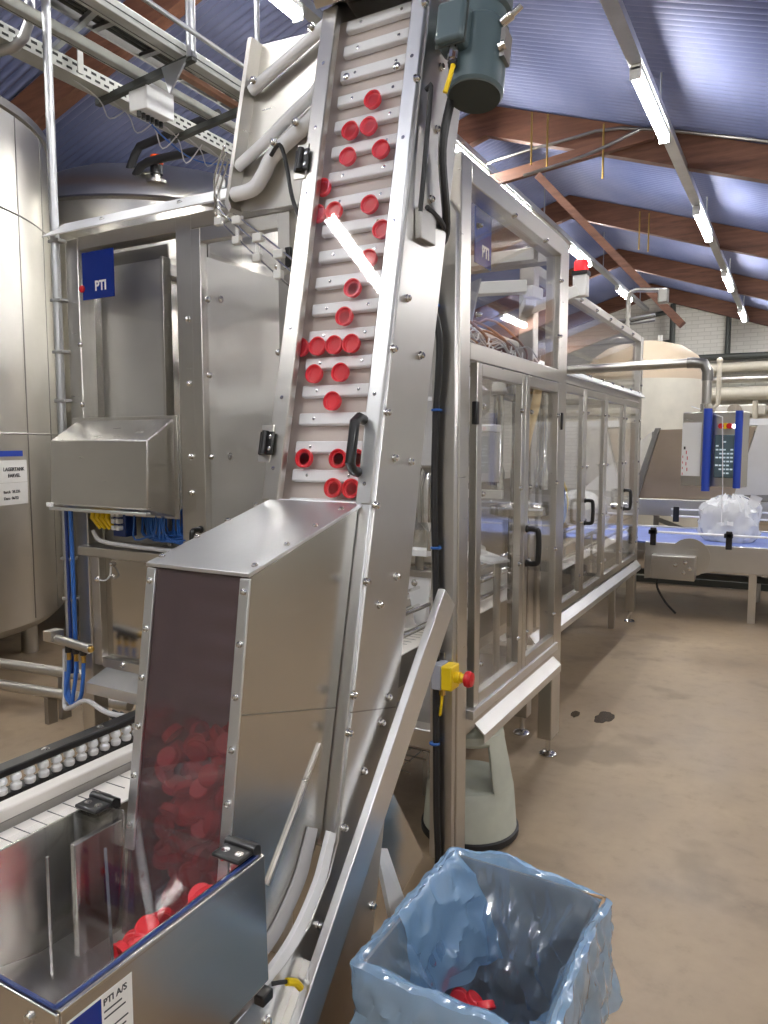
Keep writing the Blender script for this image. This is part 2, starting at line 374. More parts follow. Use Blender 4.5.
# roof with tilted front fascia
M().box(-2.96, -.99, 2.30, 3.63, 2.503, 2.509).build('roof_panel', 'clear_door', mach)
M().prism([(2.205, 2.468), (2.209, 2.463), (2.330, 2.548), (2.326, 2.553)], -2.97, -1.09, 'YZ').build('roof_fascia', 'white_plastic', mach)
bolts(mach, [(-2.65, 2.266, 2.511), (-2.2, 2.266, 2.511), (-1.75, 2.266, 2.511)], (0, -.57, .82), .009, .01)
# right side: lower ledge, doors, upper pane
M().prism([(-1.0, .53), (-.958, .492), (-.958, .458), (-.963, .458), (-.963, .485), (-1.0, .52)], 2.47, 3.47, 'XZ').build('drip_ledge', 'sheet_metal', mach, .001)
M().box(-1.004, -.975, 2.40, 3.47, .565, .60).build('sill', 'aluminium', mach, .002)
def handle(t, base, out, along, L, proj, r=.011, mat='black_plastic', nm='handle'):
    base = Vector(base); out = Vector(out).normalized(); al = Vector(along).normalized(); a = base-al*L/2; c = base+al*L/2
    pts = [a, a+out*proj*.7, a+out*proj+al*L*.12, c+out*proj-al*L*.12, c+out*proj*.7, c]
    return M().tube(pts, r, 10, smooth=4).ball(a, r*1.35).ball(c, r*1.35).build(nm, mat, t)
def door(t, x, y0, y1, z0, z1, hside=None, hz=1.12, st=.045, clips=True, th=.03):
    d = M(); d.box(x-th, x, y0, y0+st, z0, z1).box(x-th, x, y1-st, y1, z0, z1).box(x-th, x, y0+st, y1-st, z0, z0+st).box(x-th, x, y0+st, y1-st, z1-st, z1)
    d = d.build('door', 'steel', t, .003)
    M().box(x-.020, x-.015, y0+st*.7, y1-st*.7, z0+st*.7, z1-st*.7).build('door_pane', 'clear_door', d)
    zz = [z0+.15+(z1-z0-.3)*i/3 for i in range(4)]
    bolts(d, [(x, y, z) for z in zz for y in (y0+st+.012, y1-st-.012)], (1, 0, 0), .008, .011)
    if hside is not None: handle(d, (x, hside, hz), (1, 0, 0), (0, 0, 1), .145, .052, .012)
    return d
dA = door(mach, -.985, 2.43, 2.955, .60, 1.835)
dB = door(mach, -.985, 2.962, 3.47, .60, 1.835, 2.99, 1.125)
for z in (1.62,): M().box(-.999, -.978, 2.410, 2.435, z, z+.08).build('hinge', 'black_plastic', dA, .004)
for z in (1.62,): M().box(-.999, -.978, 3.468, 3.49, z, z+.08).build('hinge', 'black_plastic', dB, .004)
M().box(-1.02, -1.015, 2.385, 3.47, 1.90, 2.425).build('upper_pane', 'clear_door', mach)
bolts(mach, [(-1.0, 2.45, 2.0), (-1.0, 2.45, 2.3), (-.998, 3.44, 2.05), (-.998, 3.44, 2.3), (-1.0, 2.8, 2.425), (-1.0, 3.2, 2.425)], (1, 0, 0), .008, .02)
# back and left walls of the near module
M().box(-2.9, -1.9, 3.56, 3.565, .53, 2.42).build('back_pane', 'clear_door', mach)
M().box(-2.935, -2.93, 2.385, 3.52, .53, 2.42).build('left_panel', 'steel_panel', mach)
M().box(-2.86, -1.08, 2.40, 3.52, .46, .475).build('machine_bed', 'steel_dark', mach)
# front left compartment
M().box(-2.855, -2.44, 2.42, 2.428, 1.10, 2.36).build('front_panel', 'sheet_metal', mach)
M().box(-2.445, -2.43, 2.39, 2.44, 1.10, 2.36).build('panel_edge', 'steel', mach, .002)
M().box(-2.43, -2.27, 2.50, 2.51, 1.10, 2.42).build('recess_panel', 'steel_dark', mach)
M().cyl((-2.36, 2.46, 1.1), (-2.36, 2.46, 2.42), .035, 18).build('duct_pipe', 'steel_mirror', mach)
M().box(-2.855, -2.44, 2.43, 2.44, 2.36, 2.42).build('upper_back', 'steel_dark', mach)
M().box(-2.855, -2.27, 2.345, 2.35, 1.66, 2.415).build('front_pane', 'clear_sheet', mach)
bolts(mach, [(-2.855, 2.30, z) for z in (2.0, 1.73)], (0, -1, 0), .010, .014); bolts(mach, [(-2.20, 2.30, z) for z in (2.06, 1.80, 1.50, 1.35)], (0, -1, 0), .010, .016)
# PTI plate, front
def pti_plate(p, right, up, n, w, h, t):
    p = Vector(p); r = Vector(right); u = Vector(up); n = Vector(n)
    b = M().add([p+r*a*w+u*c*h+n*e for e in (0, .004) for a, c in ((0, 0), (1, 0), (1, 1), (0, 1))], [(3, 2, 1, 0), (4, 5, 6, 7), (0, 1, 5, 4), (1, 2, 6, 5), (2, 3, 7, 6), (3, 0, 4, 7)])
    s = b.build('maker_plate', 'blue_sign', t)
    s['label'] = 'blue plate with white letters'
    text('PTI', h*.29, p+r*w*.40+u*h*.17+n*.0045, r, u, 'white_text', s, bold=.0016, sx=.9)
    return s
pti_plate((-2.815, 2.292, 2.19), (1, 0, 0), (0, 0, 1), (0, -1, 0), .20, .205, mach)
M().lathe([(.016, 0), (.016, .008), (.010, .012)], (-2.817, 2.290, 2.24), (0, -1, 0), 14).build('red_marker', 'red_plastic', mach)
pti_plate((-1.10, 2.665, 2.235), (0, 1, 0), (0, 0, 1), (1, 0, 0), .165, .21, mach)
# valve cover box hung on the front
b = M(); b.prism([(2.30, 1.66), (2.15, 1.568), (2.14, 1.285), (2.29, 1.245), (2.30, 1.245)], -2.895, -2.295, 'YZ')
cov = b.build('valve_cover', 'steel', mach, .006); M().box(-2.93, -2.275, 2.296, 2.302, 1.235, 1.672).build('cover_flange', 'steel', cov, .002)
M().bar((-2.895, 2.145, 1.268), (-2.295, 2.145, 1.268), .03, .012).build('cover_lip', 'aluminium', cov, .002); M().box(-2.91, -2.87, 2.128, 2.14, 1.275, 1.295).build('latch', 'white_paint', cov, .003)
# valve terminals and hoses under the cover
M().box(-2.86, -2.27, 2.40, 2.408, 1.05, 1.26).build('valve_recess', 'steel_dark', mach)
b = M()
for i in range(4): b.tube([(-2.80+i*.032, 2.30, 1.27), (-2.795+i*.032, 2.28, 1.22), (-2.765+i*.03, 2.30, 1.17)], [.012, .012, .009], 8)
b.build('yellow_connector', 'yellow_plastic', mach)
b = M()
for i in range(2):
    for j in range(4): b.box(-2.665+i*.03, -2.645+i*.03, 2.27, 2.30, 1.26-j*.03, 1.28-j*.03)
b.build('valve_terminal', 'white_plastic', mach, .003)
M().box(-2.68, -2.60, 2.295, 2.36, 1.14, 1.28).build('terminal_block', 'blue_dark', mach, .003)
b = M(); random.seed(3)
for i in range(38):
    x = -2.56+.25*random.random(); y = 2.30+.08*random.random(); e = random.random()
    b.tube([(x, y, 1.27), (x+.01*random.random(), y-.01, 1.20), (x+.05*random.random(), y-.015, 1.15-.02*e), (x+.12, y, 1.125+.04*e), (-2.27, y+.02, 1.12+.05*e)], .0042, 5, smooth=3)
b.build('air_hose_bundle', 'blue_cable', mach)
M().tube([(-2.78, 2.27, 1.16), (-2.72, 2.26, 1.12), (-2.55, 2.275, 1.105), (-2.28, 2.28, 1.10)], .010, 8, smooth=5).build('grey_hose', 'grey_cable', mach)
M().prism([(2.26, 1.085), (2.40, 1.098), (2.40, 1.06), (2.27, 1.04), (2.26, 1.045)], -2.88, -2.20, 'YZ').build('shelf', 'steel', mach, .002)
# lower left access panel and ledge
d = M().box(-2.80, -2.262, 2.345, 2.352, .55, 1.04).build('access_panel', 'steel_mirror', mach)
M().box(-2.855, -2.80, 2.31, 2.36, .52, 1.04).build('panel_stile', 'steel', mach, .003); M().box(-2.80, -2.262, 2.31, 2.36, .515, .56).build('panel_rail', 'steel', mach, .003)
bolts(mach, [(-2.81, 2.31, .93), (-2.75, 2.345, 1.0), (-2.66, 2.31, .545)], (0, -1, 0), .010, .016)
M().tube([(-2.75, 2.335, .99), (-2.74, 2.32, .95), (-2.77, 2.315, .925), (-2.80, 2.305, .93)], .004, 6, smooth=4).build('tether', 'grey_cable', mach)
M().prism([(2.385, .54), (2.20, .475), (2.20, .425), (2.205, .425), (2.206, .468), (2.385, .525)], -2.78, -1.93, 'YZ').build('front_ledge', 'aluminium', mach, .001)
# front door with inner sheet
fr = M(); fr.box(-2.172, -2.12, 2.29, 2.33, .56, 2.41).box(-1.735, -1.68, 2.29, 2.33, .56, 2.41).box(-2.12, -1.735, 2.29, 2.33, 2.355, 2.41).box(-2.12, -1.735, 2.29, 2.33, .56, .61)
fd = fr.build('front_door', 'steel', mach, .003); M().box(-2.13, -1.725, 2.312, 2.316, .6, 2.365).build('door_pane', 'clear_sheet', fd)
handle(fd, (-2.15, 2.29, 1.14), (0, -1, 0), (0, 0, 1), .12, .05, .012)
bolts(fd, [(-2.10, 2.31, z) for z in (2.13, 1.83, 1.50)]+[(-1.75, 2.31, z) for z in (2.22, 1.9)], (0, -1, 0), .010, .016)
M().box(-1.70, -1.675, 2.285, 2.30, 2.20, 2.28).build('hinge', 'black_plastic', fd, .003)
M().box(-2.158, -2.15, 2.345, 3.50, .56, 2.315).build('partition_sheet', 'sheet_metal', mach)
bolts(mach, [(-2.15, 2.44, 2.16), (-2.15, 2.48, 1.50)], (1, 0, 0), .012, .006)
post(-1.655, -1.58, 2.30, 2.385, .46, 2.415, nm='post')
M().box(-1.58, -1.075, 2.335, 2.34, 1.25, 2.41).build('front_pane', 'clear_sheet', mach)

# ------------------------------------------------------------------ filling machine interior
fil = thing('rotary_filler', 'white and steel rotary filling head with valves inside the near enclosure', 'machine part', (-1.58, 3.20, .86))
M().lathe([(.08, .86), (.10, .9), (.10, 1.15), (.06, 1.2), (.06, 1.9)], (-1.58, 3.20, 0), n=24).build('centre_column', 'steel_panel', fil)
M().lathe([(.0, 1.02), (.30, 1.02), (.31, 1.03), (.31, 1.055), (.30, 1.06), (0.0, 1.06)], (-1.58, 3.20, 0), n=40).build('turntable', 'steel', fil)
M().lathe([(.0, 1.66), (.26, 1.66), (.32, 1.71), (.32, 1.80), (.24, 1.86), (0, 1.88)], (-1.58, 3.20, 0), n=40).build('filler_bowl', 'white_plastic', fil)
for i in range(10):
    a = 2*pi*i/10; x = -1.58+.27*cos(a); y = 3.20+.27*sin(a)
    M().lathe([(.0, 1.34), (.012, 1.34), (.016, 1.42), (.030, 1.46), (.030, 1.60), (.018, 1.62), (.018, 1.70)], (x, y, 0), n=12).build('filling_valve', 'chrome', fil)
cap = thing('capping_turret', 'clear and steel capping turret behind the second clear door', 'machine part', (-1.18, 3.38, .475))
M().lathe([(.05, .475), (.05, 1.2), (.14, 1.22), (.14, 1.26), (.04, 1.28), (.04, 1.75), (.14, 1.78), (.14, 1.84), (0, 1.86)], (-1.16, 3.40, 0), n=28).build('column', 'steel_mirror', cap)
for i in range(6):
    a = 2*pi*i/6; x = -1.16+.12*cos(a); y = 3.40+.12*sin(a)
    M().lathe([(.0, 1.34), (.02, 1.34), (.024, 1.42), (.014, 1.45), (.014, 1.79)], (x, y, 0), n=10).build('capping_chuck', 'chrome', cap)
t = thing('control_box', 'pale grey upright box with a white lid seen through the first clear door', 'control box', (-1.18, 2.84, .475))
M().box(-1.165, -1.06, 2.80, 2.86, 1.40, 1.60).build('box_body', 'grey_cable', t, .005); M().box(-1.17, -1.055, 2.795, 2.865, 1.60, 1.63).build('lid', 'white_plastic', t, .005)
M().bar((-1.15, 2.84, 1.40), (-1.15, 2.84, .475), .03, .03).build('stand', 'steel', t)
tag(M().bar((-1.45, 2.9, 1.345), (-1.06, 2.9, 1.345), .03, .035).build('support_beam', 'white_paint', mach, .003))
# cap discharge track plates seen inside
t = thing('bottle_guide_plate', 'white tilted guide plate seen low behind the first clear door', 'guide plate', (-1.2, 2.85, 1.0))
M().add([(-1.20, 2.72, 1.11), (-1.04, 2.72, 1.08), (-1.06, 3.0, 1.05), (-1.20, 3.0, 1.09)]+[(-1.20, 2.72, 1.12), (-1.04, 2.72, 1.09), (-1.06, 3.0, 1.06), (-1.20, 3.0, 1.10)], [(3, 2, 1, 0), (4, 5, 6, 7), (0, 1, 5, 4), (1, 2, 6, 5), (2, 3, 7, 6), (3, 0, 4, 7)]).build('plate', 'white_plastic', t)
M().cyl((-1.10, 2.96, 1.05), (-1.10, 2.96, .475), .014).build('stand', 'steel', t)
# hose bundles hanging below the roof of the near module
b = M(); random.seed(5)
for i in range(16):
    y = 2.55+.05*i; x = -1.25-.3*random.random()
    b.tube([(x-.2, y, 1.97), (x-.05, y+.1, 2.08+.06*random.random()), (x+.08, y+.25, 2.02), (x+.05, y+.4, 1.96)], .006, 6, smooth=4)
tag(b.build('hose_bundle', 'rust_hose'), 'bundle of rust coloured hoses lying over the middle rail behind the upper pane', 'hoses')
b = M(); random.seed(9)
for i in range(22):
    y = 2.50+.045*i; x = -1.14-.25*random.random()
    b.tube([(x-.1, y, 1.97), (x, y+.04, 2.0+.03*random.random()), (x+.04, y+.10, 1.95), (x+.02, y+.18, 1.985)], .004, 5, smooth=3)
tag(b.build('wire_tangle', 'grey_cable'), 'tangle of thin clear air lines above the first clear door', 'hoses')
tag(M().tube([(-1.035, 3.26, 1.90), (-1.03, 3.26, 1.83), (-1.04, 3.25, 1.72), (-1.07, 3.25, 1.60), (-1.09, 3.25, 1.50)], .02, 12, smooth=6).build('feed_hose', 'amber_hose'), 'pale amber hose curving down behind the second clear door', 'hose')
# upper bridge inside the module with the beacon arm
arm = thing('beacon_arm', 'white beam with a red beacon reaching out past the upper pane', 'beacon', (-1.2, 3.3, 2.2))
M().bar((-2.1, 2.9, 2.235), (-1.10, 3.28, 2.255), .06, .055).build('beam', 'white_paint', arm, .004)
M().bar((-1.10, 3.3, 2.24), (-1.10, 3.45, 2.25), .05, .05).build('beam_joint', 'white_paint', arm, .004)
M().bar((-1.25, 3.66, 2.215), (-1.02, 3.82, 2.325), .05, .055).build('beam_end', 'white_paint', arm, .004); M().box(-1.04, -.97, 3.82, 3.88, 2.30, 2.405).build('bracket', 'white_paint', arm, .004)
M().bar((-1.12, 3.4, 2.22), (-1.24, 3.67, 2.215), .05, .05).build('beam_joint', 'white_paint', arm, .004)
M().box(-1.045, -.965, 3.815, 3.885, 2.405, 2.425).build('beacon_base', 'black_plastic', arm); M().lathe([(.036, 2.425), (.036, 2.47), (.028, 2.482), (0, 2.485)], (-1.005, 3.85, 0), n=16).build('beacon_lens', 'led_red', arm)
M().prism([(-1.26, 2.22), (-1.19, 2.24), (-1.23, 2.06), (-1.31, 2.04)], 2.95, 2.965, 'XZ').build('stay_plate', 'grey_plastic', arm)
t = M().bar((-2.0, 3.35, 2.41), (-1.08, 3.35, 2.41), .06, .055).build('inner_beam', 'steel', mach, .003)
# funnel and gearbox between elevator and post
t = thing('cap_funnel', 'white plastic funnel hanging in the gap between elevator and post', 'funnel', (-1.44, 2.9, .75))
M().prism([(-1.50, .98), (-1.37, .98), (-1.40, .76), (-1.425, .74), (-1.45, .76)], 2.87, 2.92, 'XZ').build('funnel_body', 'white_plastic', t, .008); M().box(-1.52, -1.35, 2.85, 2.94, .975, 1.005).build('rim', 'steel', t, .003)
bolts(t, [(-1.45, 2.87, .945)], (0, -1, 0), .012, .012); M().box(-1.50, -1.37, 2.83, 2.90, 1.07, 1.10).build('upper_guide', 'white_plastic', t, .003); M().cyl((-1.43, 2.88, 1.0), (-1.43, 2.88, 1.08), .02).build('neck', 'steel_dark', t)
t = thing('filler_vessel', 'grey tapered vessel ending in a steel nozzle, seen in the gap above the white funnel', 'vessel', (-1.296, 2.70, 1.12))
M().lathe([(.055, 1.46), (.10, 1.47), (.07, 1.72), (.03, 1.74), (.03, 1.95)], (-1.296, 2.70, 0), n=24).build('vessel_body', 'grey_cable', t)
M().lathe([(.012, 1.12), (.012, 1.2), (.05, 1.24), (.055, 1.38), (.03, 1.46)], (-1.296, 2.70, 0), n=20).build('nozzle', 'chrome', t)

# ------------------------------------------------------------------ far module of the enclosure
far = thing('conveyor_enclosure', 'long stainless enclosure with narrow clear doors running on behind the filling machine', 'machine', (-1.7, 5.2, 0))
XA = -1.2
post(XA-.08, XA, 3.70, 3.78, .1, 2.46, far); post(XA-.07, XA, 6.60, 6.70, .1, 2.46, far); post(-2.3, -2.22, 3.70, 3.78, .1, 2.46, far); post(-2.3, -2.22, 6.60, 6.70, .1, 2.46, far)
for x, y in ((XA-.04, 3.74), (XA-.04, 6.65), (-2.26, 3.74), (-2.26, 6.65)): hexfoot(far, x, y, .12)
for z, h in ((2.44, .05), (1.935, .055), (.50, .06)): rail((XA-.04, 3.78, z), (XA-.04, 6.60, z), .07, h, 'steel', far)
rail((-2.26, 3.78, 2.44), (-2.26, 6.60, 2.44), .07, .05, 'steel', far); rail((-2.26, 3.78, .5), (-2.26, 6.60, .5), .07, .06, 'steel', far)
rail((-2.22, 6.65, 2.44), (XA-.07, 6.65, 2.44), .07, .05, 'steel', far); rail((-2.22, 6.65, 1.93), (XA-.07, 6.65, 1.93), .06, .05, 'steel', far)
M().prism([(XA, .545), (XA+.038, .50), (XA+.038, .465), (XA+.033, .465), (XA+.033, .493), (XA, .535)], 3.72, 6.68, 'XZ').build('drip_ledge', 'aluminium', far, .001)
M().prism([(XA, 1.99), (XA+.03, 1.955), (XA+.03, 1.945), (XA, 1.95)], 3.72, 6.68, 'XZ').build('rain_strip', 'aluminium', far, .001)
ys = [3.79, 4.36, 5.05, 5.30, 5.95, 6.60]
door(far, XA+.012, 3.80, 4.73, .57, 1.90); door(far, XA+.012, 4.735, 5.32, .57, 1.90, 4.77, 1.12); door(far, XA+.012, 5.325, 5.945, .57, 1.90); door(far, XA+.012, 5.95, 6.595, .57, 1.90, 5.99, 1.12)
M().box(XA-.03, XA-.025, 3.78, 6.60, 1.96, 2.42).build('upper_pane', 'clear_door', far)
bolts(far, [(XA, 4.2+.4*i, 2.425) for i in range(6)]+[(XA, 4.2+.33*i, 1.985) for i in range(8)]+[(XA, 6.62, z) for z in (2.2, 2.05, 1.6, 1.3, 1.0, .75)], (1, 0, 0), .010, .016)
bolts(far, [(XA-.03, 4.1+.55*i, 2.467) for i in range(5)], (0, 0, 1), .012, .012)
M().box(-2.27, -2.26, 3.78, 6.60, .55, 1.25).build('rear_panel', 'steel_panel', far)
M().box(-2.22, XA-.08, 3.78, 6.6, .47, .48).build('bed', 'steel_dark', far)
tag(M().tube([(-1.36, 4.1, 1.40), (-1.26, 4.36, 1.33), (-1.25, 4.50, 1.20), (-1.26, 4.46, 1.06), (-1.34, 4.2, .93)], .02, 12, smooth=6).build('air_hose', 'blue_cable'), 'thick blue hose looping behind the first narrow door of the far enclosure', 'hose')
tag(M().tube([(-1.34, 4.14, 1.44), (-1.25, 4.40, 1.36), (-1.235, 4.54, 1.21), (-1.25, 4.50, 1.06)], .007, 8, smooth=6).build('earth_cable', 'yellow_plastic'), 'thin yellow cable beside the thick blue hose in the far enclosure', 'cable')
t = thing('pneumatic_cylinder', 'blue and black actuator on a rod behind the first narrow far door', 'actuator', (-1.5, 4.6, 1.0))
M().cyl((-1.5, 4.6, 1.32), (-1.5, 4.6, 1.55), .035).build('cylinder_body', 'blue_cable', t); M().cyl((-1.5, 4.6, .48), (-1.5, 4.6, 1.95), .012).build('rod', 'chrome', t); M().cyl((-1.5, 4.6, 1.20), (-1.5, 4.6, 1.32), .04).build('lower_cap', 'black_plastic', t); M().cyl((-1.5, 4.6, 1.60), (-1.5, 4.6, 1.70), .03).build('upper_cap', 'black_plastic', t)
tag(M().tube([(-1.45, 4.3, 1.93), (-1.42, 4.45, 1.85), (-1.44, 4.5, 1.72), (-1.47, 4.5, 1.62)], .04, 12, smooth=5).build('feed_hose', 'amber_hose'), 'pale amber duct curving below the roof rail of the far enclosure', 'hose')
# looped pipe on top of the far module
t = thing('roof_pipe', 'bent steel pipe loop standing on the far end of the enclosure roof', 'pipe', (-1.3, 6.65, 2.46))
M().tube([(-1.32, 6.62, 2.46), (-1.32, 6.62, 2.80), (-1.30, 6.62, 2.84), (-1.26, 6.62, 2.85), (-1.05, 6.62, 2.83)], .02, 10).build('pipe', 'steel', t)
M().tube([(-1.4, 6.62, 2.60), (-1.1, 6.62, 2.63)], .016, 8).tube([(-1.4, 6.62, 2.565), (-1.1, 6.62, 2.59)], .012, 8).build('cross_pipe', 'steel_dark', t); M().box(-1.08, -1.0, 6.58, 6.66, 2.72, 2.84).build('valve', 'steel_dark', t, .01)

# ------------------------------------------------------------------ bottle conveyor through the machine
con = thing('bottle_conveyor', 'cream slat belt conveyor entering the machine beside the hopper', 'conveyor', (-1.33, 3.4, 0))
M().box(-1.395, -1.255, .2, 6.8, .745, .757).build('belt', 'belt_white', con)
b = M()
for i in range(70): b.box(-1.392, -1.33, .24+i*.0394, .2425+i*.0394, .757, .7576)
b.build('slat_gap', 'dark_text', con)
M().box(-1.44, -1.40, .2, 2.25, .70, .80).build('side_rail', 'belt_white', con, .004); M().box(-1.40, -1.396, .2, 6.8, .68, .775).box(-1.252, -1.246, .2, 6.8, .66, .775).build('wear_rail', 'steel_dark', con)
M().box(-1.395, -1.255, .2, 6.8, .60, .70).build('conveyor_bed', 'steel', con, .003)
for y in (.45, 1.7, 3.0, 4.6, 6.3): M().box(-1.35, -1.30, y, y+.05, 0, .6).build('leg', 'steel', con, .003)
for dz in (.09, .17): M().cyl((-1.43, 2.3, .757+dz), (-1.43, 6.7, .757+dz), .008, 8).cyl((-1.24, 2.3, .757+dz), (-1.24, 6.7, .757+dz), .008, 8).build('guide_rail', 'chrome', con)
for y in (2.6, 3.3, 4.2, 5.2, 6.2): M().cyl((-1.24, y, .66), (-1.24, y, .95), .008, 8).cyl((-1.43, y, .66), (-1.43, y, .95), .008, 8).build('rail_bracket', 'steel', con)
# black roller guide beside it
rg = thing('roller_guide', 'black guide strip of white rollers running left of the hopper', 'guide rail', (-1.545, 1.1, .76))
M().box(-1.565, -1.522, .1, 2.0, .806, .824).build('top_strip', 'black_plastic', rg, .004); M().box(-1.565, -1.522, .1, 2.0, .752, .765).build('bottom_strip', 'black_plastic', rg, .004)
r0 = M().lathe([(.006, 0), (.011, .002), (.0125, .006), (.0125, .014), (.008, .018), (.008, .022), (.0125, .026), (.0125, .034), (.011, .038), (.006, .041)], (0, 0, 0), n=14)
r0.xf(lambda p: (p.x-1.530, p.y+.16, p.z+.765)); R0 = r0.build('roller', 'white_plastic', rg)
for i in range(1, 44): c = R0.copy(); COL.objects.link(c); c.location.y += .0355*i; ORG[c.name] = ORG[rg.name]
bolts(rg, [(-1.543, .3+.16*i, .824) for i in range(11)], (0, 0, 1), .007, .004)
for y in (.5, 1.5): M().cyl((-1.575, y, .75), (-1.575, y, 0), .012).build('support_rod', 'steel_dark', rg)
t = thing('guide_clamp', 'black clamp with steel rods holding the roller guide in front of the machine leg', 'clamp', (-1.75, 2.0, 0))
M().ball((-1.66, 1.98, .86), .035).box(-1.69, -1.63, 1.93, 2.0, .70, .77).build('clamp_body', 'black_plastic', t, .006); M().cyl((-1.95, 2.0, .79), (-1.56, 1.95, .80), .012).cyl((-1.90, 2.12, .86), (-1.56, 1.99, .86), .007).cyl((-1.66, 1.99, .30), (-1.66, 1.98, .86), .014).build('rod', 'chrome', t)
M().box(-1.72, -1.62, 1.95, 2.05, 0, .30).build('clamp_foot', 'black_plastic', t, .01)
M().prism([(-1.70, .66), (-1.60, .64), (-1.59, .56), (-1.63, .55), (-1.69, .62)], 1.8, 1.9, 'XZ').build('drive_cover', 'motor_dark', t, .006)

# ------------------------------------------------------------------ cap elevator
A = atan(.224); SA, CA = sin(A), cos(A); YE = 1.0587
def E(p): return (p.x, YE+p.y*SA-p.z*CA, p.y*CA+p.z*SA)      # local (x, along, out) to world
NE = Vector((0, -CA, SA)); UE = Vector((0, SA, CA))
def ew(x, s, n): return Vector(E(Vector((x, s, n))))
ele = thing('cap_elevator', 'tall inclined stainless cap elevator with clear front, white cleats and grey motor', 'elevator', (-.945, 1.2, 0))
XLe, XRe = -1.092, -.800
side = [(1.655, 2.645), (1.224, .738), (1.19, .68), (1.12, .615), (1.05, .59), (.96, .575), (.56, .55), (.56, .24), (1.25, .24), (1.36, .42), (1.40, .60), (1.505, 1.068), (1.636, 1.658), (1.835, 2.48), (1.885, 2.66), (1.72, 2.70)]
sp = M().prism(side, -.806, -.792, 'YZ').build('side_panel', 'steel_side', ele, .002)
M().prism(side, -1.092, -1.080, 'YZ').build('side_panel', 'steel_side', ele, .002)
M().prism([(1.885, 2.66), (1.835, 2.48), (1.636, 1.658), (1.505, 1.068), (1.40, .60), (1.39, .60), (1.493, 1.068), (1.624, 1.658), (1.823, 2.48), (1.873, 2.66)], -1.08, -.806, 'YZ').build('back_panel', 'steel_panel', ele)
M().prism([(1.60, 2.655), (1.66, 2.70), (1.75, 2.73), (1.89, 2.69), (1.885, 2.66), (1.74, 2.70), (1.66, 2.66), (1.62, 2.63)], -1.10, -.785, 'YZ').build('top_cover', 'steel', ele, .002)
bolts(sp, [(-.792, y, z) for y, z in [(1.56, 2.37), (1.64, 2.13), (1.52, 1.88), (1.455, 1.76), (1.59, 1.76), (1.425, 1.62), (1.46, 1.52), (1.54, 1.51), (1.375, 1.42), (1.335, 1.26), (1.47, 1.25), (1.39, 1.2), (1.28, 1.03), (1.43, .98), (1.40, .93), (1.262, .955), (1.32, .85), (1.24, .76), (1.15, .60), (.98, .52), (1.36, .52), (1.67, 2.3), (1.69, 2.45), (1.60, 2.55)]], (1, 0, 0), .0072, .013)
M().prism([(1.272, .993), (1.272, .996), (1.478, .943), (1.478, .940)], -.7925, -.7912, 'YZ').build('panel_seam', 'steel_dark', sp)
# rails and belt
lb = M().box(XLe, XLe+.045, 1.455, 2.70, -.012, .010).xf(E).build('front_rail', 'steel', ele, .003)
rb = M().box(XRe-.036, XRe+.002, 1.455, 2.70, -.012, .010).xf(E).build('front_rail', 'aluminium', ele, .003)
rt = M().box(XRe-.034, XRe+.002, .75, 1.455, -.012, .008).xf(E).build('front_rail', 'aluminium', ele, .002)
bolts(lb, [ew(XLe+.022, 1.53+.17*i, .010) for i in range(7)], NE, .0035, .001); bolts(rb, [ew(XRe-.018, 1.50+.2*i, .010) for i in range(6)], NE, .0035, .001)
M().box(XLe+.012, XRe-.014, .72, 2.70, -.055, -.047).xf(E).build('belt', 'belt_beige', ele)
b = M(); random.seed(4)
for i in range(19):
    for x in (-1.0, -.9): b.box(x-.018, x+.018, 1.455+.0675*i+.0335, 1.455+.0675*i+.0345, -.047, -.0465)
b.build('belt_joint', 'dark_text', ele)
cl0 = M().box(XLe+.048, XRe-.022, 1.455-.0145, 1.455+.0145, -.048, -.030).xf(E).build('cleat', 'white_plastic', ele, .004)
def shift(o, k): o.location += UE*(.0675*k)
for i in range(-9, 19):
    if i == 0: continue
    c = cl0.copy(); COL.objects.link(c); shift(c, i); ORG[c.name] = ORG[ele.name]
for i in range(-2, 19): bolts(ele, [ew(x, 1.455+.0675*i, -.031) for x in (-1.0, -.885)], NE, .004, .002, 'cleat_screw')
M().box(XLe+.046, XRe-.036, 1.435, 1.460, -.012, .008).xf(E).build('bottom_trim', 'white_plastic', ele, .003)
M().box(XLe+.046, XRe-.037, 1.46, 2.49, -.002, .003).xf(E).build('front_cover', 'clear_sheet', ele)
M().box(XLe+.046, XRe-.037, 2.50, 2.70, -.008, -.003).xf(E).build('upper_cover', 'clear_sheet', ele)
bolts(ele, [ew(-1.0, 2.50, .003), ew(-.86, 2.49, .003)], NE, .007, .006)
h = M().tube([Vector((-.838, 1.525, .008)), Vector((-.838, 1.525, .030)), Vector((-.838, 1.537, .045)), Vector((-.838, 1.63, .045)), Vector((-.838, 1.642, .030)), Vector((-.838, 1.642, .008))], .0115, 12).xf(E).build('handle', 'black_plastic', ele)
def ehinge(s):
    M().box(XLe-.022, XLe+.012, s-.045, s+.045, .010, .014).xf(E).build('hinge_plate', 'steel', ele, .001)
    hh = M().box(XLe-.020, XLe+.020, s-.028, s+.028, .014, .022).xf(E).build('hinge', 'black_plastic', ele, .003)
    M().cyl((XLe-.002, s-.028, .024), (XLe-.002, s+.028, .024), .008, 12).xf(E).build('hinge_barrel', 'black_plastic', hh); bolts(hh, [ew(XLe+.012, s-.014, .022), ew(XLe+.012, s+.014, .022)], NE, .004, .002)
ehinge(1.588); ehinge(2.294)
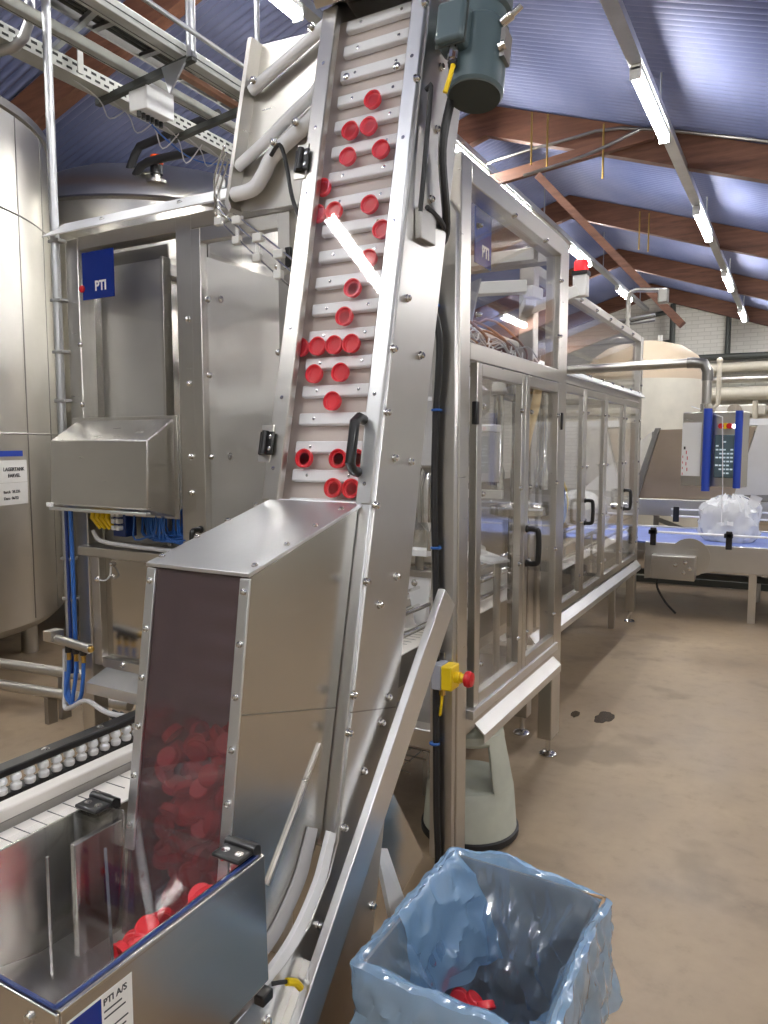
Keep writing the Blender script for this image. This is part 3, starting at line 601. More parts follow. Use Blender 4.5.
# lower housing with smoked window
def yb(z, n=0): return YE+z*.224-n*1.0247
hp = [(1.0, 1.32), (yb(1.415, .012), 1.415), (yb(.76, .012), .76), (1.16, .69), (1.10, .633), (1.05, .606), (.975, .59), (.94, .90)]
hs = M().prism(hp, -.832, -.826, 'YZ').build('housing_side', 'steel_panel', ele, .0015)
M().prism([(1.0, 1.32), (yb(1.415, .012), 1.415), (yb(.80, .012), .80), (1.16, .70), (1.05, .632), (.905, .64)], -1.066, -1.060, 'YZ').build('housing_side', 'steel_panel', ele, .0015)
M().prism([(.965, 1.084), (.965, 1.081), (yb(1.0, .012), .998), (yb(1.0, .012), 1.001)], -.8262, -.8255, 'YZ').build('panel_seam', 'steel_dark', hs)
M().add([(x, y, z) for x in (-.826, -.820) for y, z in ((1.207, .946), (1.030, .740), (1.033, .736), (1.210, .942))], [(0, 1, 2, 3), (7, 6, 5, 4), (0, 4, 5, 1), (1, 5, 6, 2), (2, 6, 7, 3), (3, 7, 4, 0)]).build('stiffener', 'steel', hs)
ht = M().prism([(.990, 1.321), (.990, 1.328), (yb(1.418, .006), 1.424), (yb(1.412, .006), 1.416)], -1.070, -.820, 'YZ').build('housing_top', 'aluminium', ele, .001)
hn = Vector((0, -.263, .965)).normalized()
bolts(ht, [(x, 1.02+.095*i, 1.3365+.0264*i) for i in range(4) for x in (-1.058, -.832)], hn, .005, .005)
def hw(x, z, o): return (x, .940+(z-.905)*.145-o, z)
def hslab(x0, x1, z0, z1, o0, o1):
    return M().add([hw(x, z, o) for o in (o0, o1) for x, z in ((x0, z0), (x1, z0), (x1, z1), (x0, z1))], [(3, 2, 1, 0), (4, 5, 6, 7), (0, 1, 5, 4), (1, 2, 6, 5), (2, 3, 7, 6), (3, 0, 4, 7)])
hslab(-1.062, -.826, .60, 1.318, 0, .004).build('smoked_window', 'smoked_sheet', ele)
ls = hslab(-1.068, -1.046, .80, 1.318, .004, .009).build('window_strip', 'aluminium', ele, .001); rs = hslab(-.842, -.820, .80, 1.318, .004, .009).build('window_strip', 'aluminium', ele, .001)
wn = Vector((0, -1, .145)).normalized()
bolts(ls, [hw(-1.057, .845+.09*i, .009) for i in range(6)], wn, .005, .006); bolts(rs, [hw(-.831, .845+.09*i, .009) for i in range(6)], wn, .005, .006)
M().prism([(.925, .632), (1.03, .64), (1.10, .672), (1.16, .73), (1.20, .80), (1.205, .80), (1.165, .728), (1.104, .667), (1.03, .634), (.925, .626)], -1.075, -.834, 'YZ').build('boot_plate', 'steel_panel', ele)
# white wear strip round the lower bend
arc = [(1.212, .760), (1.196, .722), (1.168, .672), (1.10, .615), (1.04, .592), (.975, .582)]
arc2 = [(.972, .606), (1.03, .618), (1.085, .645), (1.142, .695), (1.170, .74), (1.190, .775)]
A1 = [(p.x, p.y) for p in crom([Vector((y, z, 0)) for y, z in arc], 5)]; A2 = [(p.x, p.y) for p in crom([Vector((y, z, 0)) for y, z in arc2], 5)]
M().prism(A1+A2, -.800, -.789, 'YZ').build('wear_strip', 'white_plastic', ele, .001)
M().prism([(y-.02, z+.012) for y, z in A1]+[(y-.03, z+.015) for y, z in A2], -.825, -.820, 'YZ').build('wear_strip', 'grey_cable', ele, .001)
# brace flat bar, rear guide plate, feet
M().prism([(1.658, 1.193), (1.720, 1.141), (1.088, .451), (.80, .137), (.735, .175), (1.027, .495)], -.772, -.752, 'YZ').build('brace_bar', 'aluminium', ele, .002)
M().prism([(1.10, .56), (1.13, .53), (.98, .37), (.95, .40)], -.792, -.772, 'YZ').build('brace_lug', 'steel', ele)
bolts(ele, [(-.752, 1.00, .42)], (1, 0, 0), .008, .01)
gp = M().add([(-.80, 1.40, .72), (-.80, 1.47, .74), (-.78, 1.60, .52), (-.80, 1.52, .46), (-.86, 1.44, .55)], [(0, 1, 2, 3, 4)]).add([(-.805, 1.405, .715), (-.805, 1.475, .735), (-.785, 1.605, .515), (-.805, 1.525, .455), (-.865, 1.445, .545)], [(4, 3, 2, 1, 0)]).build('rear_guide_plate', 'steel_panel', ele)
M().add([(-.795, 1.39, .64), (-.79, 1.43, .62), (-.785, 1.53, .41), (-.80, 1.475, .405)]+[(-.805, 1.39, .635), (-.80, 1.43, .615), (-.795, 1.53, .405), (-.81, 1.475, .40)], [(0, 1, 2, 3), (7, 6, 5, 4), (0, 4, 5, 1), (1, 5, 6, 2), (2, 6, 7, 3), (3, 7, 4, 0)]).build('wear_strip', 'white_plastic', ele)
for x in (-1.07, -.83):
    for y in (.62, 1.2): M().box(x-.02, x+.02, y, y+.04, 0, .26).build('leg', 'steel', ele, .003)
M().tube([(-.785, .99, .585), (-.775, 1.0, .585), (-.77, 1.02, .575)], .004, 8, smooth=3).build('sensor_cable', 'black_rubber', ele)
M().tube([(-.77, 1.015, .578), (-.765, 1.035, .565), (-.765, 1.05, .545)], .007, 8, smooth=3).build('cable_tag', 'yellow_plastic', ele); M().box(-.79, -.768, .945, .975, .575, .595).build('sensor', 'black_plastic', ele, .003)
# gear motor
mo = M().xf(E)
mc = (-.695, 0, -.045)
def ml(x, s, n): return ew(x, s, n)
P0 = ml(-.690, 2.425, -.075)
mt = M().lathe([(0, 0), (.060, 0), (.066, .008), (.066, .16), (.058, .17), (.058, .20), (.068, .205), (.068, .33), (0, .335)], P0, UE, 32).build('gear_motor', 'motor_paint', ele)
M().lathe([(.0, -.002), (.060, -.002), (.062, .004)], P0, UE, 32).build('fan_cowl', 'motor_dark', mt)
bx = M().box(-.752, -.685, 2.495, 2.592, -.032, .035).xf(E).build('terminal_box', 'motor_paint', mt, .008); M().box(-.755, -.682, 2.492, 2.595, .014, .019).xf(E).build('box_lid_seam', 'motor_dark', bx, .002)
M().cyl(ml(-.715, 2.495, .005), ml(-.715, 2.465, .005), .012, 10).cyl(ml(-.715, 2.472, .005), ml(-.715, 2.46, .005), .009, 10).build('cable_gland', 'chrome', bx)
M().cyl(ml(-.63, 2.57, -.05), ml(-.605, 2.585, -.05), .011, 10).cyl(ml(-.607, 2.583, -.05), ml(-.585, 2.60, -.05), .007, 10).build('vent_plug', 'chrome', mt); M().cyl(ml(-.63, 2.51, -.05), ml(-.615, 2.515, -.05), .011, 10).build('vent_plug', 'chrome', mt)
M().box(-.628, -.616, 2.49, 2.56, -.09, -.05).xf(E).build('rating_plate', 'steel_dark', mt)
M().cyl(ml(-.795, 2.63, -.10), ml(-.70, 2.63, -.075), .05, 24).build('gear_neck', 'motor_paint', mt)
M().tube([ml(-.708, 2.446, .012), ml(-.712, 2.42, .013), ml(-.722, 2.385, .010)], .0055, 8, smooth=3).build('cable_tag', 'yellow_plastic', mt)
tag(M().tube([(-.785, 1.60, 2.36), (-.775, 1.60, 2.365), (-.772, 1.60, 2.35), (-.775, 1.57, 2.15), (-.78, 1.565, 2.08)], .006, 8, smooth=4).build('thin_cable', 'black_rubber', ele))
M().box(-.792, -.775, 1.56, 1.64, 2.02, 2.09).build('cable_bracket', 'steel_dark', ele, .003)

# ------------------------------------------------------------------ discharge chute at the top left
ch = thing('discharge_chute', 'pale steel chute with thick white plastic guides at the top left of the elevator', 'chute', (-1.33, 1.85, 2.2))
M().prism([(-1.10, 2.80), (-1.225, 2.735), (-1.465, 2.75), (-1.565, 2.30), (-1.555, 2.275), (-1.10, 2.255)], 1.87, 1.876, 'XZ').build('chute_plate', 'steel', ch)
M().prism([(-1.465, 2.75), (-1.48, 2.75), (-1.58, 2.29), (-1.565, 2.265), (-1.555, 2.275), (-1.565, 2.30)], 1.82, 1.876, 'XZ').build('side_flange', 'steel', ch)
def ctube(pts, r, nm): return M().tube([(x, 1.845-r*.2, z) for x, z in pts], r, 14, smooth=5).build(nm, 'white_plastic', ch)
ctube([(-1.19, 2.74), (-1.30, 2.69), (-1.487, 2.61)], .017, 'upper_guide'); ctube([(-1.225, 2.585), (-1.265, 2.55), (-1.33, 2.515), (-1.425, 2.46), (-1.545, 2.40)], .017, 'middle_guide')
ctube([(-1.22, 2.52), (-1.266, 2.482), (-1.34, 2.445), (-1.41, 2.405), (-1.445, 2.36), (-1.485, 2.325), (-1.56, 2.32)], .022, 'lower_guide')
bolts(ch, [(-1.25, 1.82, 2.72), (-1.46, 1.82, 2.625), (-1.30, 1.81, 2.47), (-1.38, 1.81, 2.43)], (0, -1, 0), .009, .012)
M().tube([(-1.40, 1.82, 2.40), (-1.36, 1.81, 2.42), (-1.33, 1.80, 2.36), (-1.30, 1.79, 2.25), (-1.25, 1.78, 2.16)], .006, 8, smooth=5).build('sensor_cable', 'black_rubber', ch)
gd = thing('wire_chute', 'steel wire guide on clear brackets descending across the top of the front door', 'wire guide', (-1.75, 2.2, 2.1))
for o in (0, .045, .10): M().tube([(-1.82+o*.2, 2.10, 2.60-o*.5), (-1.93, 2.17, 2.53-o), (-1.94, 2.20, 2.46-o*.6), (-1.85, 2.20, 2.39-o*.8), (-1.66, 2.20, 2.25-o), (-1.50, 2.20, 2.12-o)], .004, 6, smooth=5).build('guide_wire', 'chrome', gd)
for x, z, hh in ((-1.945, 2.37, .19), (-1.86, 2.29, .10), (-1.765, 2.215, .10), (-1.67, 2.145, .10)):
    M().box(x-.008, x+.008, 2.205, 2.212, z, z+hh).box(x-.012, x+.022, 2.19, 2.212, z, z+.03).box(x-.012, x+.03, 2.19, 2.212, z+hh*.72, z+hh*.72+.03).build('wire_bracket', 'white_paint', gd, .003)
M().bar((-1.945, 2.21, 2.38), (-1.945, 2.29, 2.44), .015, .015).bar((-1.67, 2.21, 2.16), (-1.67, 2.29, 2.2), .015, .015).build('stay', 'steel', gd)

# ------------------------------------------------------------------ caps
def cap_mesh():
    b = M().lathe([(0, .0155), (.0185, .0155), (.0205, .0135), (.0208, .0045), (.0225, .0040), (.0225, 0), (.0200, 0), (.0188, .0030), (.0182, .0062), (.0168, .0068), (0, .0068)], n=28)
    b.lathe([(.0150, .0068), (.0150, .0050), (.0140, .0050), (.0140, .0068)], n=20)
    return b
cb = cap_mesh(); cme = bpy.data.meshes.new('bottle_closure'); cme.from_pydata([tuple(p) for p in cb.v], [], cb.f)
bm = bmesh.new(); bm.from_mesh(cme); bmesh.ops.recalc_face_normals(bm, faces=bm.faces); bm.to_mesh(cme); bm.free()
cme.materials.append(MAT['red_cap']); cme.shade_smooth(); cme.set_sharp_from_angle(angle=radians(40))
def capo(loc, axis, label, group=None, spin=0):
    o = bpy.data.objects.new('bottle_closure', cme); COL.objects.link(o); o.location = loc; o.rotation_mode = 'QUATERNION'
    o.rotation_quaternion = Vector((0, 0, 1)).rotation_difference(Vector(axis).normalized()) @ Quaternion((0, 0, 1), spin); return tag(o, label, 'bottle cap', group)
CAPS = [(-.93, 2.432, 'topmost red cap on the elevator, alone on its cleat'),
 (-.985, 2.365, 'left cap of the touching pair just below the topmost cap'), (-.933, 2.363, 'right cap of the touching pair just below the topmost cap'),
 (-.983, 2.299, 'left cap of the spaced pair below the touching upper pair'), (-.891, 2.298, 'right cap of the spaced pair below the touching upper pair'),
 (-1.046, 2.235, 'cap against the left rail a little below the upper hinge'),
 (-1.004, 2.168, 'middle cap of the three on the cleat under the cap at the left rail'), (-1.0505, 2.172, 'leftmost faint cap of three, touching the left rail'), (-.905, 2.168, 'right cap of the three on the cleat under the cap at the left rail'),
 (-.865, 2.103, 'cap against the right rail above the long lamp reflection'), (-.891, 2.034, 'glossy cap near the right rail, beside the upper part of the lamp reflection'),
 (-.925, 1.962, 'faint cap hidden behind the lower end of the lamp reflection'), (-.939, 1.896, 'lone cap just above the row of four caps'),
 (-1.053, 1.829, 'leftmost cap in the row of four caps, by the left rail'), (-1.005, 1.829, 'second cap from the left in the row of four caps'), (-.958, 1.829, 'third cap from the left in the row of four caps'), (-.911, 1.829, 'rightmost cap in the row of four caps'),
 (-1.005, 1.761, 'left cap of the pair right below the row of four'), (-.932, 1.76, 'right cap of the pair right below the row of four'), (-.945, 1.694, 'lone cap on the cleat beside the upper end of the black handle'),
 (-1.005, 1.559, 'left cap on the cleat beside the lower end of the black handle'), (-.911, 1.559, 'cap just left of the black handle on the second cleat from the bottom'), (-.862, 1.559, 'cap half hidden behind the black handle'),
 (-.915, 1.491, 'left cap of the pair on the lowest cleat above the housing'), (-.867, 1.491, 'right cap of the pair on the lowest cleat above the housing')]
for x, s, lab in CAPS:
    k = round((s-1.455-.036)/.0675); s2 = 1.455+.0675*k+.0372
    capo(ew(x, s2, -.0125), -NE, lab+', red', 'caps riding on the elevator cleats')
random.seed(11)
HEAP = 'red bottle cap in the jumbled heap inside the hopper behind the smoked window'
n = 0; placed = []
while n < 265:
    y = .77+.40*random.random(); x = -1.035+.175*random.random()
    wy = .940+(.85-.905)*.145
    if y > wy+.02: top = 1.0-.9*max(0, y-1.10); bot = .64 if y < 1.02 else .62+max(0, (y-1.02))*.7
    else: top = .67+.10*min(1, max(0, (y-.78)/.10))*(1.3 if x > -.92 else .5); bot = .665; x += .06
    if n < 200: y2 = y
    z = bot+.02+(top-bot-.02)*random.random()
    if y > wy+.02 and y > 1.02 and random.random() < .6: continue
    if wy-.022+(z-.8)*.145 < y < wy+.028+(z-.8)*.145 or z > top: continue
    p = Vector((x, y, z))
    if any((p-q).length < .030 for q in placed): 
        if random.random() > .02: continue
    placed.append(p); ax = Vector((random.gauss(0, 1), random.gauss(0, 1), random.gauss(0, 1)+.4)).normalized()
    capo(p, ax, HEAP, 'caps heaped in the hopper'); n += 1

# ------------------------------------------------------------------ hopper
hx0, hx1, hy0, hy1, hz = -1.148, -.744, .535, .922, .874
ho = thing('cap_hopper', 'open stainless cap hopper with a clear hinged lid at the foot of the elevator', 'hopper', (-.95, .72, .6))
def wall(b, nm, mat='steel_panel', bev=.002): return b.build(nm, mat, ho, bev)
wall(M().prism([(hy0, .62), (.932, .647), (.926, hz-.003), (hy0, hz-.003)], hx1-.008, hx1, 'YZ').box(hx1-.018, hx1+.001, hy0, .926, hz-.009, hz-.001), 'right_wall')
wall(M().box(hx0, hx0+.006, hy0, hy1, .62, hz-.003), 'left_wall', 'steel_panel')
fw = wall(M().box(hx0, hx1, hy0-.006, hy0, .61, hz-.003), 'front_wall'); bolts(fw, [(hx1-.05, hy0-.006, hz-.025), (-1.05, hy0-.006, hz-.025)], (0, -1, 0), .006, .006)
wall(M().box(hx0, -1.072, hy1-.004, hy1, .62, hz-.003).box(-1.085, -1.072, hy1-.11, hy1-.004, .62, hz-.02), 'back_wall')
wall(M().box(-.818, hx1-.008, hy1, hy1+.006, .65, hz-.003), 'back_flange')
wall(M().prism([(hy0, .62), (.93, .635), (.93, .642), (.78, .65), (hy0, .72)], hx0+.006, hx1-.008, 'YZ'), 'hopper_floor', 'sheet_metal')
ld = M().box(hx0-.004, hx1-.012, hy0-.002, hy1-.022, hz+.0015, hz+.0065).build('lid', 'clear_sheet', ho, .001)
M().box(hx0, hx1-.012, hy1-.022, hy1-.017, hz-.026, hz+.0065).build('lid_edge', 'clear_sheet', ho)
M().box(hx1-.011, hx1-.006, hy0-.002, hy1-.005, hz-.001, hz+.0012).box(hx0, hx1-.008, hy0-.003, hy0+.002, hz-.001, hz+.0012).build('lid_gasket', 'blue_dark', ho)
def lhinge(x):
    hh = M().box(x-.029, x+.029, hy1-.055, hy1-.018, hz+.0065, hz+.014).box(x-.029, x+.029, hy1-.008, hy1+.004, hz-.004, hz+.015).build('lid_hinge', 'black_plastic', ho, .003)
    M().cyl((x-.031, hy1-.012, hz+.013), (x+.031, hy1-.012, hz+.013), .0085, 12).build('hinge_barrel', 'black_plastic', hh); bolts(hh, [(x-.014, hy1-.036, hz+.014), (x+.014, hy1-.036, hz+.014)], (0, 0, 1), .0055, .001)
lhinge(-1.112); lhinge(-.779)
st = M().box(hx1, hx1+.0006, hy0+.008, hy0+.108, .74, .852).build('sticker', 'paper', ho); sb = M().box(hx1+.0006, hx1+.0010, hy0+.011, hy0+.058, .743, .849).build('sticker_field', 'blue_sign', st); st['label'] = 'white and blue maker sticker'
text('PTI', .026, (hx1+.0011, hy0+.015, .760), (0, 1, 0), (0, 0, 1), 'white_text', st, bold=.0004, depth=.0003); text('PTI A/S', .0125, (hx1+.0008, hy0+.061, .836), (0, 1, 0), (0, 0, 1), 'dark_text', st, bold=.0003, depth=.0003)
b = M()
for i, l in enumerate((.030, .036, 0, .040, .036, 0, .042, .038)):
    if l: b.box(hx1+.0006, hx1+.0010, hy0+.062, hy0+.062+l*.95, .826-i*.009, .8282-i*.009)
b.build('fine_print', 'dark_text', st)
M().bar((-1.04, .85, .84), (-.97, .80, .68), .005, .005).build('stay_rod', 'chrome', ho); M().cyl((-1.06, .75, .66), (-1.06, .75, hz-.006), .003, 8).build('edge_rod', 'chrome', ho)

# ------------------------------------------------------------------ emergency stop, cable harness
es = thing('emergency_stop', 'yellow and grey emergency stop box with red button on the near right post', 'switch', (-1.0, 2.28, .71))
M().box(-1.05, -1.013, 2.20, 2.268, .728, .815).build('box_back', 'grey_plastic', es, .004); M().box(-1.013, -.973, 2.20, 2.268, .730, .813).build('box_front', 'yellow_plastic', es, .005)
M().lathe([(.020, 0), (.020, .018), (.015, .020), (.015, .032)], (-.973, 2.234, .772), (1, 0, 0), 20).build('collar', 'yellow_plastic', es)
M().lathe([(.013, .030), (.026, .038), (.028, .050), (.023, .060), (0, .064)], (-.973, 2.234, .772), (1, 0, 0), 20).build('button', 'red_plastic', es)
M().cyl((-1.02, 2.23, .73), (-1.02, 2.23, .705), .011, 10).build('cable_gland', 'brass', es); M().box(-1.075, -1.03, 2.262, 2.272, .70, .84).build('mounting_plate', 'steel', es)
M().tube([(-1.02, 2.23, .705), (-1.02, 2.226, .675), (-1.03, 2.235, .63)], .005, 8, smooth=4).build('cable_tag', 'yellow_plastic', es)
hr = thing('cable_harness', 'black cable bundle looping from the elevator motor down the near right post', 'cables', (-1.06, 2.2, 0))
P = [ml(-.715, 2.46, .005), Vector((-.745, 1.665, 2.38)), Vector((-.765, 1.65, 2.24)), Vector((-.80, 1.75, 2.08)), Vector((-1.06, 2.20, 2.14)), Vector((-1.075, 2.235, 2.02)), Vector((-1.048, 2.245, 1.89)), Vector((-1.062, 2.25, 1.63)), Vector((-1.066, 2.25, 1.36)), Vector((-1.060, 2.25, 1.16)), Vector((-1.055, 2.25, .95)), Vector((-1.055, 2.25, .68)), Vector((-1.05, 2.25, .30)), Vector((-1.05, 2.25, .03)), Vector((-1.08, 2.10, .012))]
for i, (dx, dz, r) in enumerate([(0, 0, .0105), (.008, .006, .009), (.003, .010, .006)]):
    pts = [p+Vector((dx*(1 if j > 3 else .35), -.006*i, dz*.4)) for j, p in enumerate(P)]
    if i > 1: pts = [Vector((-.78, 1.60, 2.10))]+pts[3:]
    M().tube(pts, r, 8, smooth=6).build('cable', 'black_rubber', hr)
for z in (2.0, 1.66, 1.20, .98, .52): M().lathe([(.017, 0), (.019, .002), (.019, .006), (.017, .008)], (-1.053 if z < 1.9 else -1.064, 2.242, z), n=14).build('cable_tie', 'blue_cable', hr)

# ------------------------------------------------------------------ bin, stool
bn = thing('waste_box', 'open cardboard box lined with a blue plastic bag at the lower right', 'box', (-.495, 1.31, 0))
bx0, bx1, by0, by1, bz = -.672, -.318, 1.10, 1.545, .585
w = M().box(bx0, bx0+.006, by0, by1, 0, bz).box(bx1-.006, bx1, by0, by1, 0, bz).box(bx0, bx1, by0, by0+.006, 0, bz).box(bx0, bx1, by1-.006, by1, 0, bz).box(bx0, bx1, by0, by1, 0, .006)
w.build('cardboard_box', 'cardboard', bn)
def perim(u, off, rr=.035):
    x0, x1, y0, y1 = bx0-off, bx1+off, by0-off, by1+off; wx, wy = x1-x0, y1-y0; L = 2*(wx+wy); d = (u % 1)*L
    if d < wx: p = Vector((x0+d, y0, 0)); nn = Vector((0, -1, 0))
    elif d < wx+wy: p = Vector((x1, y0+d-wx, 0)); nn = Vector((1, 0, 0))
    elif d < 2*wx+wy: p = Vector((x1-(d-wx-wy), y1, 0)); nn = Vector((0, 1, 0))
    else: p = Vector((x0, y1-(d-2*wx-wy), 0)); nn = Vector((-1, 0, 0))
    c = Vector((min(max(p.x, x0+rr), x1-rr), min(max(p.y, y0+rr), y1-rr), 0)); e = p-c
    if e.length > rr: nn = e.normalized(); p = c+nn*rr
    return p, nn
NU = 300; rings = []
hem = lambda u: .38+.09*noise.noise(Vector((cos(2*pi*u)*1.4, sin(2*pi*u)*1.4, 3)))
def rid(p): return 1-2*abs(noise.noise(p))          # ridged creases
def lip(u): return bz+.008+.020*noise.noise(Vector((u*7, 2, 5)))+.010*noise.noise(Vector((u*21, 7, 1)))
def ring(kind, tt, u):
    q = perim(u, 0)[0]
    w1 = rid(Vector((q.x*9+q.y*5, q.y*9-q.x*5, tt*2.2)))-.55; w2 = rid(Vector((q.x*24, q.y*24, tt*6+u*9)))-.55; w3 = noise.noise(Vector((q.x*7, q.y*7, tt*1.6+9))); w4 = noise.noise(Vector((q.x*60, q.y*60, tt*17)))
    if kind == 0:
        z = hem(u)+(lip(u)-hem(u))*tt; off = .014+.018*(1-tt)+(.016*w1+.009*w2+.016*w3+.003*w4)*(1.15-tt*.75); off = max(off, .005)
    elif kind == 1:
        a = pi*tt; off = .007*cos(a)+.002+(.004*w2+.003*w4)*sin(a); z = lip(u)+.006*sin(a)+.004*w2*sin(a)
    else:
        z = lip(u)-(lip(u)-.29)*tt; off = -.010-(.018+.030*sin(pi*min(1, tt*1.1))*(.6+.8*w3)+.032*w1+.018*w2+.004*w4)*min(1, tt*2.5)-.015*tt; off = min(off, -.0085)
    p, nn = perim(u, off, .02); p.z = z; return p
for i in range(16): rings.append([ring(0, i/15, j/NU) for j in range(NU)])
for i in range(1, 6): rings.append([ring(1, i/6, j/NU) for j in range(NU)])
for i in range(0, 24): rings.append([ring(2, i/23, j/NU) for j in range(NU)])
c = Vector(((bx0+bx1)/2, (by0+by1)/2, 0))
for k2 in (.88, .75, .62, .5, .37, .25, .12, .03): rings.append([Vector((c.x+(p.x-c.x)*k2, c.y+(p.y-c.y)*k2, .285+.04*rid(Vector((p.x*k2*11, p.y*k2*11, 2)))-.02)) for p in rings[44]])
def strip(rs): return M().add([p for r in rs for p in r], [(i*NU+j, i*NU+(j+1) % NU, (i+1)*NU+(j+1) % NU, (i+1)*NU+j) for i in range(len(rs)-1) for j in range(NU)])
strip(rings[:20]).build('bag_skirt', 'blue_film_double', bn, smooth=24); strip(rings[19:]).build('bag_liner', 'blue_film', bn, smooth=24)
# loose fold of the bag over the far left rim
f = []
for i in range(37):
    for j in range(25):
        u = i/36; v = j/24
        p = Vector((-.665+.03*v+.09*v*u, 1.24+.27*u, .602-.20*v*v-.02*v)); p += Vector((rid(p*14)*.016-.006, rid(p*10)*.008, rid(p*18+Vector((5, 0, 0)))*.012)); f.append(p)
M().add(f, [(i*25+j, i*25+j+1, (i+1)*25+j+1, (i+1)*25+j) for i in range(36) for j in range(24)]).build('bag_fold', 'blue_film_double', bn, smooth=24)
capo((-0.570, 1.415, 0.335), (.5, .3, .8), 'red cap lying highest in the blue bag', 'caps in the blue bag'); capo((-0.536, 1.411, 0.335), (-.4, .5, .6), 'red cap at the near side of the few caps in the blue bag', 'caps in the blue bag'); capo((-0.598, 1.413, 0.335), (.1, -.8, .4), 'red cap at the far side of the few caps in the blue bag', 'caps in the blue bag')

sx, sy = -1.10, 2.68
so = thing('step_stool', 'round pale step stool with two treads under the machine beside the near post', 'stool', (sx, sy, 0))
M().lathe([(.190, .0), (.196, .008), (.196, .03), (.188, .035), (.185, .03)], (sx, sy, 0), n=40).build('rubber_ring', 'black_rubber', so)
M().lathe([(0, .435), (.115, .435), (.130, .425), (.135, .40), (.125, .385), (0, .385)], (sx, sy, 0), n=40).build('top_tread', 'stool_plastic', so)
M().lathe([(.188, .03), (.174, .20), (.166, .215), (.15, .22), (0, .22), (0, .205), (.14, .205), (.176, .03)], (sx, sy, 0), n=40).build('base_drum', 'stool_plastic', so)
for a0 in (-35, 145): M().lathe([(.172, .21), (.132, .41), (.120, .41), (.158, .21)], (sx, sy, 0), n=18, ang=radians(52), a0=radians(a0)).build('upright', 'stool_plastic', so)
t = thing('wire_basket', 'low wire cable basket running on the floor level behind the elevator foot', 'cable basket', (-1.5, 2.75, .2))
b = M()
for z in (.2, .25, .30): b.cyl((-2.2, 2.7, z), (-1.34, 2.62, z), .004, 6)
for i in range(9): b.tube([(-2.2+.1*i, 2.7-.0093*i, .30), (-2.2+.1*i, 2.7-.0093*i, .2), (-2.2+.1*i, 2.85, .2)], .004, 6)
for y in (2.77, 2.85): b.cyl((-2.2, y, .2), (-1.34, y, .2), .004, 6)
b.build('wire_mesh', 'chrome', t)
for x in (-2.1, -1.38): M().box(x-.01, x+.01, 2.84, 2.86, 0, .2).build('leg', 'steel', t)

# ------------------------------------------------------------------ conduit, hoses, manifold at the left corner
cd = thing('conduit_pipe', 'tall galvanised conduit with blue hoses rising at the left corner of the machine', 'conduit', (-2.965, 2.27, .4))
M().cyl((-2.965, 2.27, .48), (-2.965, 2.27, 3.75), .019, 14).build('tube', 'galvanised', cd)
M().cyl((-2.92, 2.262, .48), (-2.92, 2.262, 1.25), .010, 10).build('blue_hose', 'blue_cable', cd); M().cyl((-2.938, 2.25, .48), (-2.938, 2.25, 1.25), .008, 10).build('dark_blue_hose', 'blue_dark', cd)
for z in (2.46, 2.2, 1.97, 1.75, 1.55, 1.02, .83, .62): M().box(-2.99, -2.92, 2.25, 2.295, z-.007, z+.007).build('pipe_clip', 'galvanised', cd, .002)
mf = thing('air_manifold', 'small steel air manifold with three blue hoses low on the left machine leg', 'manifold', (-2.86, 2.22, .35))
M().cyl((-3.02, 2.20, .655), (-2.74, 2.20, .635), .022, 12).box(-3.03, -2.97, 2.17, 2.24, .64, .69).build('manifold_bar', 'steel', mf, .003)
for i, x in enumerate((-2.89, -2.84, -2.79)):
    M().cyl((x, 2.2, .635), (x, 2.2, .60), .016, 10).build('valve_body', 'black_plastic', mf); M().cyl((x, 2.2, .60), (x, 2.2, .565), .010, 10).build('brass_fitting', 'brass', mf)
    M().tube([(x, 2.2, .57), (x-.005, 2.195, .48), (x-.02, 2.19, .40), (-2.87, 2.19, .36), (-2.90-.01*i, 2.2, .40), (-2.925, 2.21, .50)], .009, 8, smooth=5).build('blue_hose', 'blue_cable', mf)
M().ball((-2.74, 2.2, .634), .016).build('end_plug', 'brass', mf)
tag(M().tube([(-2.955, 2.23, .60), (-2.955, 2.22, .40), (-2.93, 2.20, .33), (-2.84, 2.17, .36), (-2.7, 2.14, .42), (-2.5, 2.12, .40), (-2.2, 2.2, .42)], .011, 8, smooth=6).build('grey_hose', 'grey_cable'), 'pale grey hose looping under the air manifold towards the machine bed', 'hose')
b = M(); random.seed(21)
for i in range(12): b.tube([(-2.6+.05*i, 2.15, .40), (-2.5+.06*i, 2.1+.08*random.random(), .36+.04*random.random()), (-2.3+.05*i, 2.12, .38), (-2.1+.05*i, 2.2, .36)], .007, 6, smooth=4)
tag(b.build('cable_tangle', 'black_rubber'), 'dark tangle of cables below the front ledge of the machine', 'cables')

